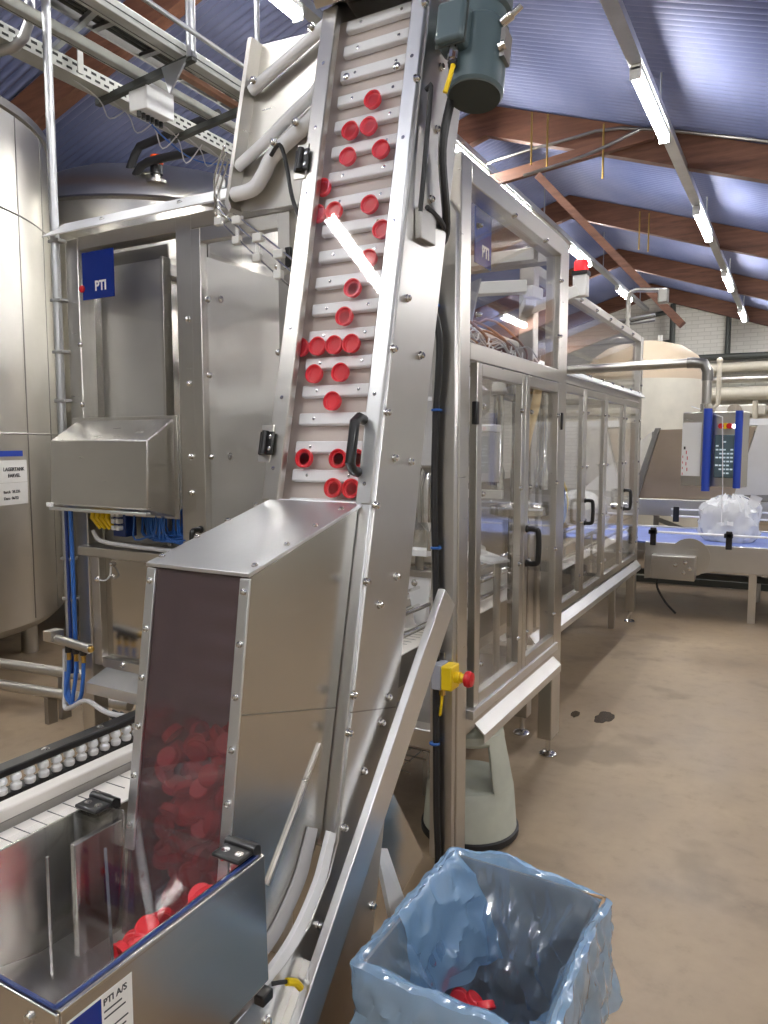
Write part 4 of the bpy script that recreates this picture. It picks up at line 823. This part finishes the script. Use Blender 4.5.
# ------------------------------------------------------------------ tanks at left
def tank_big():
    t = thing('storage_tank', 'tall stainless storage tank filling the left edge', 'tank', (-5.594, 2.604, 0)); c = (-5.594, 2.604, 0); r = 1.30
    M().lathe([(0, .22), (r*.6, .26), (r*.95, .32), (r, .38), (r, 3.62), (r*.985, 3.64), (r*.5, 3.72), (0, 3.76)], c, n=96).build('shell', 'steel_tank', t, smooth=40)
    b = M()
    for z in (1.62, 3.0): b.lathe([(r+.001, z-.006), (r+.004, z), (r+.001, z+.006)], c, n=96)
    for a in (4, 22.5, 38): b.bar((c[0]+(r+.001)*cos(radians(a)), c[1]+(r+.001)*sin(radians(a)), .4), (c[0]+(r+.001)*cos(radians(a)), c[1]+(r+.001)*sin(radians(a)), 3.6), .008, .004, (cos(radians(a)), sin(radians(a)), 0))
    b.build('weld_seam', 'steel_dark', t)
    M().lathe([(r+.004, 3.60), (r+.02, 3.61), (r+.02, 3.66), (r-.02, 3.67)], c, n=96).build('rim', 'steel_dark', t)
    for a in (10, 55, 100, 200, 290): M().cyl((c[0]+1.05*cos(radians(a)), c[1]+1.05*sin(radians(a)), 0), (c[0]+1.05*cos(radians(a)), c[1]+1.05*sin(radians(a)), .32), .06).build('leg', 'steel', t)
tank_big()
def on_tank(az, z, o=.003): a = radians(az); return Vector((-5.594+(1.30+o)*cos(a), 2.604+(1.30+o)*sin(a), z))
def curved(az0, az1, z0, z1, o0, o1, nn=5):
    v = []; f = []
    for o in (o0, o1):
        for i in range(nn+1):
            for z in (z0, z1): v.append(on_tank(az0+(az1-az0)*i/nn, z, o))
    k3 = 2*(nn+1)
    for i in range(nn):
        a, b2, c2, d2 = 2*i, 2*i+1, 2*i+3, 2*i+2; f += [(a, b2, c2, d2), (k3+a, k3+d2, k3+c2, k3+b2), (a, d2, k3+d2, k3+a), (b2, k3+b2, k3+c2, c2)]
    f += [(0, k3, k3+1, 1), (2*nn, 2*nn+1, k3+2*nn+1, k3+2*nn)]
    return M().add(v, f)
AZ0, AZ1 = 11, 16.2
tag(curved(9.5, 19.5, 1.476, 1.512, .002, .004).build('tape_strip', 'blue_paint'), 'short strip of blue tape stuck on the large tank above the paper notes', 'tape')
pn = thing('paper_notice', 'upper white paper note on the large tank with two printed words', 'notice', tuple(on_tank(13.2, 1.28)), 'paper notes on the large tank')
curved(9.0, 21.0, 1.312, 1.452, .003, .005).build('sheet', 'paper', pn)
q = (on_tank(20.5, 1.3)-on_tank(10, 1.3)).normalized()
text('LAGERTANK', .032, on_tank(15.3, 1.385, .010), q, (0, 0, 1), 'dark_text', pn, align='CENTER', bold=.0005); text('FARVEL', .032, on_tank(15.3, 1.345, .010), q, (0, 0, 1), 'dark_text', pn, align='CENTER', bold=.0005)
p2 = thing('paper_notice', 'lower white paper note on the large tank with handwritten figures', 'notice', tuple(on_tank(13.2, 1.15)), 'paper notes on the large tank')
curved(9.0, 21.0, 1.172, 1.309, .003, .005).build('sheet', 'paper', p2)
text('Batch  28.226', .026, on_tank(11.2, 1.245, .010), q, (0, 0, 1), 'dark_text', p2); text('Dato  06/22', .026, on_tank(11.2, 1.205, .010), q, (0, 0, 1), 'dark_text', p2)
t = thing('domed_tank', 'domed stainless tank with an orange capped valve rising behind the machine roof', 'tank', (-5.55, 5.5, 0)); c = (-5.55, 5.5, 0)
M().lathe([(1.48, .3), (1.48, 3.50), (1.46, 3.60), (1.36, 3.74), (1.1, 3.89), (.6, 4.03), (0, 4.08)], c, n=72).build('shell', 'steel_tank', t, smooth=50)
M().lathe([(.32, 3.9), (.32, 4.07), (.28, 4.10), (0, 4.11)], (-5.75, 5.1, 0), n=32).build('manhole', 'steel', t)
M().lathe([(1.485, 3.48), (1.495, 3.50), (1.485, 3.52)], c, n=72).build('rim_seam', 'steel_dark', t)
for a in (20, 140, 260): M().cyl((c[0]+1.1*cos(radians(a)), c[1]+1.1*sin(radians(a)), 0), (c[0]+1.1*cos(radians(a)), c[1]+1.1*sin(radians(a)), .4), .06).build('leg', 'steel', t)
vz = Vector((-4.58, 4.47, 3.60))
M().cyl(vz, vz+Vector((0, 0, .10)), .03).cyl(vz+Vector((0, 0, .03)), vz+Vector((0, 0, .05)), .08).build('valve_stem', 'steel', t); M().cyl(vz+Vector((0, 0, .10)), vz+Vector((0, 0, .17)), .05).build('valve_body', 'black_plastic', t); M().lathe([(.03, .16), (.052, .18), (.056, .21), (.045, .245), (.0, .26)], vz, (0, 0, 1), 16).build('valve_cap', 'orange_plastic', t)
M().cyl((-6.0, 4.2, 3.72), (-4.56, 4.46, 3.72), .012, 8).build('rod', 'steel', t)
PA = [(-4.96, 4.45, 3.60), (-4.90, 4.45, 3.72), (-4.80, 4.45, 3.88), (-4.74, 4.45, 3.94), (-4.35, 4.45, 3.98), (-3.9, 4.45, 4.02)]
PB = [(-4.82, 4.40, 3.58), (-4.76, 4.40, 3.68), (-4.68, 4.40, 3.76), (-4.60, 4.40, 3.78), (-4.48, 4.40, 3.78), (-3.9, 4.40, 3.76)]
for pts, lab in ((PA, 'upper black pipe rising from the domed tank to the overhead trays'), (PB, 'lower black pipe beside the orange capped valve of the domed tank')):
    tag(M().tube(pts, .032, 12).build('insulated_pipe', 'black_rubber'), lab, 'pipe', 'black pipes on the domed tank')
# floor level pipes left behind the machine leg
for i, (z, r, y, lab) in enumerate(((.24, .03, 2.75, 'upper steel pipe running under the large tank behind the machine leg'), (.15, .03, 2.66, 'lower steel pipe running under the large tank behind the machine leg'))):
    t = thing('floor_pipe', lab, 'pipe', (-4.2, y, 0), 'pipes under the large tank'); M().cyl((-6.2, y-.35, z), (-3.02, y, z+.03), r, 12).build('pipe', 'steel', t); [M().box(xx, xx+.03, y+dy, y+dy+.06, 0, z).build('pipe_stand', 'steel_dark', t) for xx, dy in ((-3.6, -.09), (-5.2, -.27))]

# ------------------------------------------------------------------ overhead trays at upper left
TZ = 3.53
G = 'overhead cable trays'
ot = thing('cable_trunking', 'wide pale painted trunking running overhead at upper left', 'cable tray', (-2.92, 2.9, TZ), G)
M().box(-2.945, -2.86, .2, 5.6, TZ+.015, TZ+.08).build('trunking_body', 'zinc_paint', ot, .004); M().box(-2.859, -2.857, .2, 5.6, TZ+.04, TZ+.045).box(-2.92, -2.917, .2, 5.6, TZ+.013, TZ+.015).build('lid_seam', 'dark_steel_pipe', ot)
ot = thing('cable_trunking', 'narrower pale trunking between the junction box and the tank at upper left', 'cable tray', (-3.25, 2.9, TZ), G)
M().box(-3.275, -3.22, .2, 4.4, TZ+.01, TZ+.06).build('trunking_body', 'zinc_paint', ot, .004); M().box(-3.26, -3.257, .2, 4.4, TZ+.008, TZ+.01).build('lid_seam', 'dark_steel_pipe', ot)
ot = thing('cable_tray', 'perforated galvanised cable tray with loose wires nearest the large tank', 'cable tray', (-3.48, 2.9, TZ-.03), G)
M().box(-3.54, -3.43, .2, 4.9, TZ-.034, TZ-.03).box(-3.43, -3.427, .2, 4.9, TZ-.034, TZ+.042).box(-3.543, -3.54, .2, 4.9, TZ-.034, TZ+.024).build('tray_body', 'zinc_paint', ot)
b = M(); y = .25
while y < 4.85: b.box(-3.4265, -3.4255, y, y+.034, TZ+.014, TZ+.028).box(-3.4265, -3.4255, y+.024, y+.058, TZ-.017, TZ-.005); y += .06
b.build('slot', 'black_plastic', ot)
b = M(); random.seed(31)
for i in range(9): y = 3.0+.2*i; b.tube([(-3.48, y-.2, TZ-.03), (-3.5, y, TZ-.06), (-3.51, y+.08, TZ-.13-.08*random.random()), (-3.48, y+.2, TZ-.03)], .004, 5, smooth=4)
b.build('loose_wire', 'grey_cable', ot)
M().tube([(-3.48, 3.3, TZ-.03), (-3.5, 3.5, TZ-.10), (-3.52, 3.8, TZ-.13), (-3.48, 4.2, TZ-.04)], .005, 6, smooth=6).build('blue_wire', 'blue_cable', ot)
ot = thing('cable_ladder', 'dark steel twin rail cable ladder between the two pale trunkings', 'cable tray', (-3.08, 2.9, TZ+.1), G)
M().box(-3.035, -3.02, .2, 5.6, TZ+.09, TZ+.15).box(-3.195, -3.18, .2, 5.6, TZ+.09, TZ+.15).build('side_rail', 'steel_dark', ot)
for i in range(18): M().box(-3.18, -3.035, .3+.3*i, .33+.3*i, TZ+.09, TZ+.11).build('rung', 'steel_dark', ot)
for x in (-3.06, -3.09, -3.12, -3.15): M().cyl((x, .2, TZ+.125), (x, 5.6, TZ+.125), .014, 8).build('cable', 'dark_steel_pipe', ot)
tag(M().cyl((-2.665, .2, TZ+.02), (-2.665, 6.2, TZ+.02), .013, 10).build('conduit_pipe', 'galvanised'), 'thin bright conduit above the wide pale trunking at upper left', 'conduit')
tag(M().box(-3.02, -2.975, 3.1, 5.6, TZ, TZ+.03).build('copper_strip', 'rust_hose', None, .003), 'rust brown strip beside the wide trunking near the elevator top', 'cable tray')
HG = 'overhead tray hangers'
hg = thing('tray_hanger', 'grey pipe hanger with gusset holding the overhead trays beside the junction box', 'hanger', (-2.8, 3.0, TZ), HG)
M().cyl((-2.79, 2.98, TZ-.02), (-2.79, 2.98, roofz(-2.79)-.03), .025, 12).build('drop_pipe', 'galvanised', hg); M().bar((-2.77, 2.98, TZ-.02), (-3.56, 3.04, TZ-.052), .034, .034).build('cross_bar', 'dark_steel_pipe', hg)
M().add([(-2.80, 2.96, TZ-.02), (-2.98, 2.96, TZ-.03), (-2.93, 2.96, TZ-.17), (-2.80, 2.972, TZ-.02), (-2.98, 2.972, TZ-.03), (-2.93, 2.972, TZ-.17)], [(0, 1, 2), (5, 4, 3), (0, 3, 4, 1), (1, 4, 5, 2), (2, 5, 3, 0)]).build('gusset', 'galvanised', hg)
hg = thing('tray_hanger', 'grey bent pipe hanger beside the vertical conduit at the top left corner', 'hanger', (-3.36, 2.4, TZ), HG)
M().tube([(-3.33, 2.46, roofz(-3.33)-.03), (-3.33, 2.46, TZ+.15), (-3.335, 2.46, TZ+.06), (-3.37, 2.45, TZ-.01), (-3.42, 2.44, TZ-.045), (-3.60, 2.40, TZ-.06)], .025, 12).build('drop_pipe', 'galvanised', hg)
hg = thing('tray_hanger', 'flat cross arm over the trays just right of the vertical conduit', 'hanger', (-3.0, 2.7, TZ), HG)
M().bar((-2.84, 2.55, TZ+.10), (-3.5, 2.72, TZ+.09), .03, .025).build('cross_bar', 'galvanised', hg); M().cyl((-3.14, 2.63, TZ+.1), (-3.14, 2.63, roofz(-3.14)-.03), .012).build('drop_rod', 'galvanised', hg)
hg = thing('tray_hanger', 'dark cross arm under the trays beside the elevator chute', 'hanger', (-3.0, 3.65, TZ), HG)
M().bar((-2.81, 3.54, TZ-.02), (-3.56, 3.62, TZ-.052), .038, .034).build('cross_bar', 'dark_steel_pipe', hg); M().cyl((-2.81, 3.54, TZ-.02), (-2.81, 3.54, roofz(-2.81)-.03), .015).build('drop_rod', 'galvanised', hg)
for y, lab in ((2.78, 'short perforated strap hanging between the trays near the conduit'), (3.22, 'short perforated strap hanging between the trays left of the junction box')):
    tag(M().box(-3.40, -3.394, y, y+.035, TZ-.03, TZ+.11).build('tray_strap', 'zinc_paint'), lab, 'strap')
jb = thing('junction_box', 'white junction box with a row of cable glands hung under the overhead trays', 'junction box', (-3.2, 3.1, TZ-.19))
M().box(-3.29, -3.16, 3.02, 3.21, TZ-.165, TZ-.035).build('box_body', 'white_plastic', jb, .006); M().box(-3.16, -3.145, 3.015, 3.215, TZ-.17, TZ-.03).build('lid', 'white_plastic', jb, .006)
for i in range(6): M().cyl((-3.23, 3.035+.032*i, TZ-.165), (-3.23, 3.035+.032*i, TZ-.195), .012, 8).build('gland', 'black_plastic', jb)

# ------------------------------------------------------------------ background: operator panel, blue conveyor, bag, hopper, tank, pipes
hp_ = thing('operator_panel', 'operator panel with screen and blue side grips hanging from a bent steel pipe', 'control panel', (-.4, 4.2, 1.32))
M().tube([(-1.2, 4.2, 1.968), (-.50, 4.2, 1.975), (-.45, 4.2, 1.965), (-.432, 4.2, 1.93), (-.43, 4.2, 1.74)], .024, 16).build('support_pipe', 'steel', hp_)
M().cyl((-.43, 4.2, 1.72), (-.43, 4.2, 1.76), .030).build('pipe_collar', 'chrome', hp_); M().tube([(-.53, 4.2, 1.975), (-.50, 4.2, 1.975), (-.45, 4.2, 1.967), (-.430, 4.2, 1.93), (-.43, 4.2, 1.88)], .028, 16).build('elbow', 'steel_dark', hp_)
ang = radians(-12)
def H(p): # local panel frame: x right, y depth, z up
    q = Vector((p.x, p.y, 0)); return (-.40+q.x*cos(ang)-q.y*sin(ang), 4.2+q.x*sin(ang)+q.y*cos(ang), p.z)
M().box(-.15, .15, .0, .12, 1.33, 1.72).xf(H).build('panel_case', 'steel', hp_, .006)
M().cyl((-.008, -.04, 1.31), (-.008, -.04, 1.735), .021, 16).xf(H).build('side_grip', 'blue_paint', hp_); M().cyl((.142, -.035, 1.33), (.142, -.035, 1.72), .018, 16).xf(H).build('side_grip', 'blue_paint', hp_)
M().box(.02, .122, -.012, 0, 1.38, 1.60).xf(H).build('screen', 'screen', hp_, .004)
b = M(); random.seed(2)
for i in range(9):
    for j in range(5):
        if random.random() < .7: b.box(.028+.018*j, .028+.018*j+.013, -.0135, -.012, 1.40+.02*i, 1.408+.02*i)
b.xf(H).build('screen_readout', 'screen_text', hp_)
M().box(-.148, -.050, -.004, 0, 1.385, 1.665).xf(H).build('white_board', 'white_paint', hp_)
b = M()
for i, z in enumerate((1.50, 1.47, 1.44, 1.41)): b.box(-.125+.006*(i % 2), -.121+.006*(i % 2), -.006, -.004, z, z+.018).box(-.142, -.139, -.006, -.004, z-.02, z-.008)
b.xf(H).build('red_writing', 'red_text', hp_); M().box(-.137, -.128, -.006, -.004, 1.525, 1.54).xf(H).build('black_writing', 'dark_text', hp_)
M().cyl((.052, -.0, 1.645), (.052, -.025, 1.645), .014).xf(H).build('red_button', 'red_plastic', hp_); M().cyl((.072, 0, 1.645), (.072, -.02, 1.645), .016).xf(H).build('yellow_button', 'yellow_plastic', hp_); M().cyl((.092, 0, 1.645), (.092, -.025, 1.645), .014).xf(H).build('red_button', 'red_plastic', hp_); M().cyl((.113, 0, 1.643), (.113, -.015, 1.643), .010).xf(H).build('white_lamp', 'led_white', hp_)
M().tube([(-.10, -.02, 1.75), (.06, -.03, 1.69), (.075, -.03, 1.33), (.075, -.03, 1.15)], .0025, 6).xf(H).build('pen_string', 'white_plastic', hp_)

bc = thing('blue_conveyor', 'low conveyor with a wide blue modular belt and clear guide rails at the right', 'conveyor', (.4, 7.4, 0))
M().box(-2.1, 3.4, 7.0, 8.25, .66, .675).build('belt', 'belt_blue', bc)
M().prism([(-1.18, .675), (3.4, .69), (3.4, .47), (-.6, .45), (-.78, .40), (-1.18, .34)], 6.96, 7.0, 'XZ').build('side_frame', 'steel_side', bc, .004); M().box(-2.1, 3.4, 8.25, 8.29, .42, .69).build('side_frame', 'steel_side', bc, .004)
for y, z in ((6.97, .77), (8.28, .80), (8.28, .87)): M().cyl((-1.15, y, z), (3.4, y, z), .010, 8).build('guide_rail', 'white_plastic', bc)
for x in (-1.11, -.49, .5): M().box(x-.025, x+.025, 6.93, 6.97, .65, .81).box(x-.04, x+.03, 6.93, 6.99, .75, .79).build('rail_bracket', 'black_plastic', bc, .006)
for x in (-1.1, -.45, .5): M().box(x-.03, x+.03, 8.26, 8.30, .74, .90).build('rail_bracket', 'black_plastic', bc, .006)
M().box(-1.1, -.74, 6.82, 6.95, .37, .58).build('drive_box', 'steel', bc, .006); bolts(bc, [(-.90, 6.82, .50), (-.82, 6.82, .53), (-.78, 6.82, .48), (-.83, 6.82, .44)], (0, -1, 0), .014, .008)
M().lathe([(.17, 0), (.17, .01)], (-.80, 6.955, .56), (0, -1, 0), 24).build('drive_cover', 'steel', bc); M().tube([(-1.05, 6.88, .37), (-1.05, 6.88, .28), (-.98, 6.9, .15), (-.9, 6.95, .05)], .010, 8, smooth=4).build('drive_cable', 'black_rubber', bc)
for x in (-.3, 1.6, 3.2):
    for y in (7.1, 8.1): M().box(x-.03, x+.03, y-.03, y+.03, 0, .655).build('leg', 'steel', bc)
M().bar((-1.6, 7.6, .30), (3.4, 7.6, .30), .08, .05).build('under_beam', 'dark_steel_pipe', bc)
tag(M().bar((-2.0, 8.6, .05), (3.2, 8.9, .05), .08, .07).build('floor_pipe', 'dark_steel_pipe'), 'dark pipe lying on the floor behind the blue conveyor', 'pipe')
# bag on the conveyor
v = []; NR = 64
prof = [(.02, 0), (.20, .0), (.235, .03), (.25, .07), (.25, .11), (.255, .15), (.25, .19), (.25, .23), (.24, .27), (.225, .31), (.20, .35), (.15, .38), (.10, .40), (.05, .41)]
for r, h_ in prof:
    for j in range(NR):
        a = 2*pi*j/NR; nn = noise.noise(Vector((cos(a)*2.2, sin(a)*2.2, h_*9)))+.7*(.5-2*abs(noise.noise(Vector((cos(a)*4, sin(a)*4, h_*16))))); q = r*(1+.13*nn); v.append(Vector((-.53+q*cos(a)*1.0, 7.40+q*sin(a)*.8, .677+h_*(1+.12*nn))))
bg = M().add(v, [(i*NR+j, i*NR+(j+1) % NR, (i+1)*NR+(j+1) % NR, (i+1)*NR+j) for i in range(len(prof)-1) for j in range(NR)]).add([(-.38, 7.3, 1.02), (-.35, 7.32, 1.12), (-.26, 7.3, 1.08), (-.31, 7.33, .98)], [(0, 1, 2, 3)])
tag(bg.build('plastic_bag', 'poly_bag', smooth=26), 'full clear white plastic bag standing on the blue conveyor under the operator panel', 'bag')
# stainless hopper behind
t = thing('sorting_hopper', 'wide brown reflecting stainless hopper with sloped sides behind the operator panel', 'hopper', (-.6, 9.2, 0))
M().prism([(-1.40, 1.72), (-.42, 1.74), (-.62, .95), (-1.62, .92)], 9.0, 9.05, 'XZ').build('front_plate', 'steel_brown', t); M().prism([(-.40, 1.76), (.9, 1.80), (.9, 1.05), (-.60, 1.0)], 8.95, 9.0, 'XZ').build('right_plate', 'sheet_metal', t)
M().prism([(-1.45, 1.74), (-1.40, 1.74), (-1.62, .92), (-1.70, .92)], 8.96, 9.06, 'XZ').build('edge_bar', 'steel_dark', t); M().prism([(-1.47, 1.74), (-1.62, .95), (-2.25, .75), (-2.3, 1.0)], 9.1, 9.14, 'XZ').build('left_plate', 'cream_plastic', t)
M().box(-1.60, .9, 8.9, 9.0, .74, .93).build('trough', 'steel_side', t, .006); M().box(-1.5, .9, 9.05, 9.9, .8, 1.7).build('body', 'steel_dark', t, .01); M().box(-.55, .9, 9.0, 9.4, 1.76, 1.83).build('top_lip', 'white_paint', t)
for x in (-1.4, -.9, .8): M().box(x-.03, x+.03, 8.92, 8.98, 0, .76).build('leg', 'steel_dark', t)
M().bar((-1.4, 8.95, .70), (-.9, 8.95, .52), .04, .05).build('strut', 'steel_dark', t); M().cyl((-1.9, 8.9, .83), (-1.6, 8.9, .86), .04).build('shaft', 'chrome', t)
# cream tank
t = thing('cream_tank', 'cream domed tank with rust stains standing behind the far enclosure', 'tank', (-1.95, 11.0, 0)); c = (-1.95, 11.0, 0)
M().lathe([(.80, .25), (.80, 2.42)], c, n=64).build('shell', 'tank_white', t, smooth=50); M().lathe([(.80, 2.42), (.80, 2.52), (.785, 2.61), (.70, 2.76), (.5, 2.90), (.25, 2.97), (0, 2.99)], c, n=64).build('dome', 'tank_cream', t, smooth=50); M().cyl((-1.75, 11, 2.97), (-1.75, 11, 3.06), .03).build('vent', 'white_paint', t)
for a in (20, 140, 260): M().cyl((c[0]+.6*cos(radians(a)), c[1]+.6*sin(radians(a)), 0), (c[0]+.6*cos(radians(a)), c[1]+.6*sin(radians(a)), .3), .05).build('leg', 'steel', t)
# wall pipes
for z0, z1, r, mat, y, lab in ((3.42, 3.36, .07, 'dark_steel_pipe', 17.45, 'dark horizontal pipe, uppermost of the pipes along the back wall'), (2.93, 2.92, .08, 'steel', 17.4, 'grey steel pipe below the dark pipe along the back wall'),
                       (2.62, 2.63, .14, 'cream_pipe', 17.4, 'thick cream pipe along the back wall, widest of all'), (2.27, 2.32, .09, 'cream_pipe', 17.4, 'thinner cream pipe along the back wall below the widest one'), (3.18, 3.20, .10, 'cream_pipe', 17.5, 'cream pipe along the back wall between the dark and the grey pipe')):
    tag(M().cyl((-3.1, y, z0), (3.8, y, z1), r, 14).build('wall_pipe', mat), lab, 'pipe', 'pipes along the back wall')
tag(M().cyl((-1.42, 17.5, 3.45), (-1.42, 17.5, 4.46), .055, 10).build('drop_pipe', 'dark_steel_pipe'), 'dark vertical pipe on the back wall below the farthest lamp', 'pipe')
tag(M().cyl((-2.53, 17.45, 3.75), (-2.53, 17.45, 4.6), .06, 10).tube([(-2.55, 17.45, 3.8), (-2.7, 17.45, 3.8), (-2.72, 17.45, 3.6)], .05, 8).build('drop_pipe', 'dark_steel_pipe'), 'dark vertical pipe with a bend on the back wall above the cream tank', 'pipe')
tag(M().cyl((-3.9, 17.4, 4.25), (-2.5, 17.4, 4.45), .05, 8).build('wall_bar', 'dark_steel_pipe'), 'dark sloping bar across the back wall left of the bent pipe', 'bar')
tag(M().tube([(-1.33, 13.0, 0), (-1.33, 13.0, 2.0), (-1.16, 13.0, 2.2), (-1.16, 13.0, 2.86)], .035, 10).ball((-1.16, 13.0, 2.88), .05).build('standpipe', 'cream_pipe'), 'cream standpipe with a round cap in front of the back wall pipes', 'pipe')
t = thing('plank_screen', 'grey brown vertical plank screen below the pipes on the back wall', 'screen', (1.0, 16.6, 0))
for i in range(16): M().box(-1.75+.33*i, -1.43+.33*i, 16.6, 16.65, .0, 2.02).build('plank', 'plank', t, .01)
M().box(-1.8, 3.5, 16.55, 16.6, 2.02, 2.12).build('top_rail', 'cream_pipe', t)
t = thing('wall_duct', 'short cream box duct lying over the plank screen', 'duct', (-.9, 16.5, 2.1)); M().box(-1.5, -.6, 16.3, 16.6, 2.13, 2.34).build('duct_body', 'cream_plastic', t, .03); M().lathe([(.13, 0), (.14, .01), (.13, .02)], (-1.15, 16.29, 2.22), (0, -1, 0), 20).build('duct_mark', 'plank', t)
tag(M().cyl((-.78, 16.2, .0), (-.78, 16.2, 2.4), .05, 10).build('standpipe', 'cream_pipe'), 'plain cream vertical pipe in front of the plank screen', 'pipe')
# hung wires under the rafters
for pts, lab in (([(-3.3, 7.5, 4.42), (-2.2, 7.42, 4.5), (-1.2, 7.42, 4.42), (2.0, 7.4, 3.35)], 'thin grey conduit running along the nearest rafter'),
                 ([(-2.5, 7.3, 4.2), (-1.9, 7.3, 4.28), (-1.4, 7.3, 4.42)], 'slack dark cable draped below the nearest rafter')):
    tag(M().tube(pts, .016, 8, smooth=4).build('roof_cable', 'steel_dark'), lab, 'cable')
for x, y, lab in ((-2.44, 7.35, 'left rod of the pair hanging under the nearest rafter'), (-2.28, 7.35, 'right rod of the pair hanging under the nearest rafter'), (-1.75, 7.4, 'single rod hanging under the nearest rafter'), (-2.0, 10.6, 'left rod hanging under the second rafter'), (-1.88, 10.6, 'right rod hanging under the second rafter')):
    tag(M().cyl((x, y, roofz(x)-.6), (x, y, roofz(x)-.1), .010, 8).build('hanging_rod', 'brass'), lab, 'rod', 'rods under the rafters')
# wet marks on the floor
for x, y, r, lab in ((-.905, 4.19, .062, 'larger dark wet stain on the concrete beside the machine foot'), (-1.06, 4.16, .032, 'small dark wet stain left of the larger stain beside the machine foot')):
    v = [(x, y, .0015)]
    for j in range(40): a = 2*pi*j/40; q = r*(1+.35*noise.noise(Vector((cos(a)*2.1, sin(a)*2.1, x*7)))); v.append((x+q*cos(a)*.8, y+q*sin(a)*1.6, .0015))
    tag(M().add(v, [(0, 1+j, 1+(j+1) % 40) for j in range(40)]).build('floor_stain', 'wet_stain'), lab, 'stain', 'wet stains')
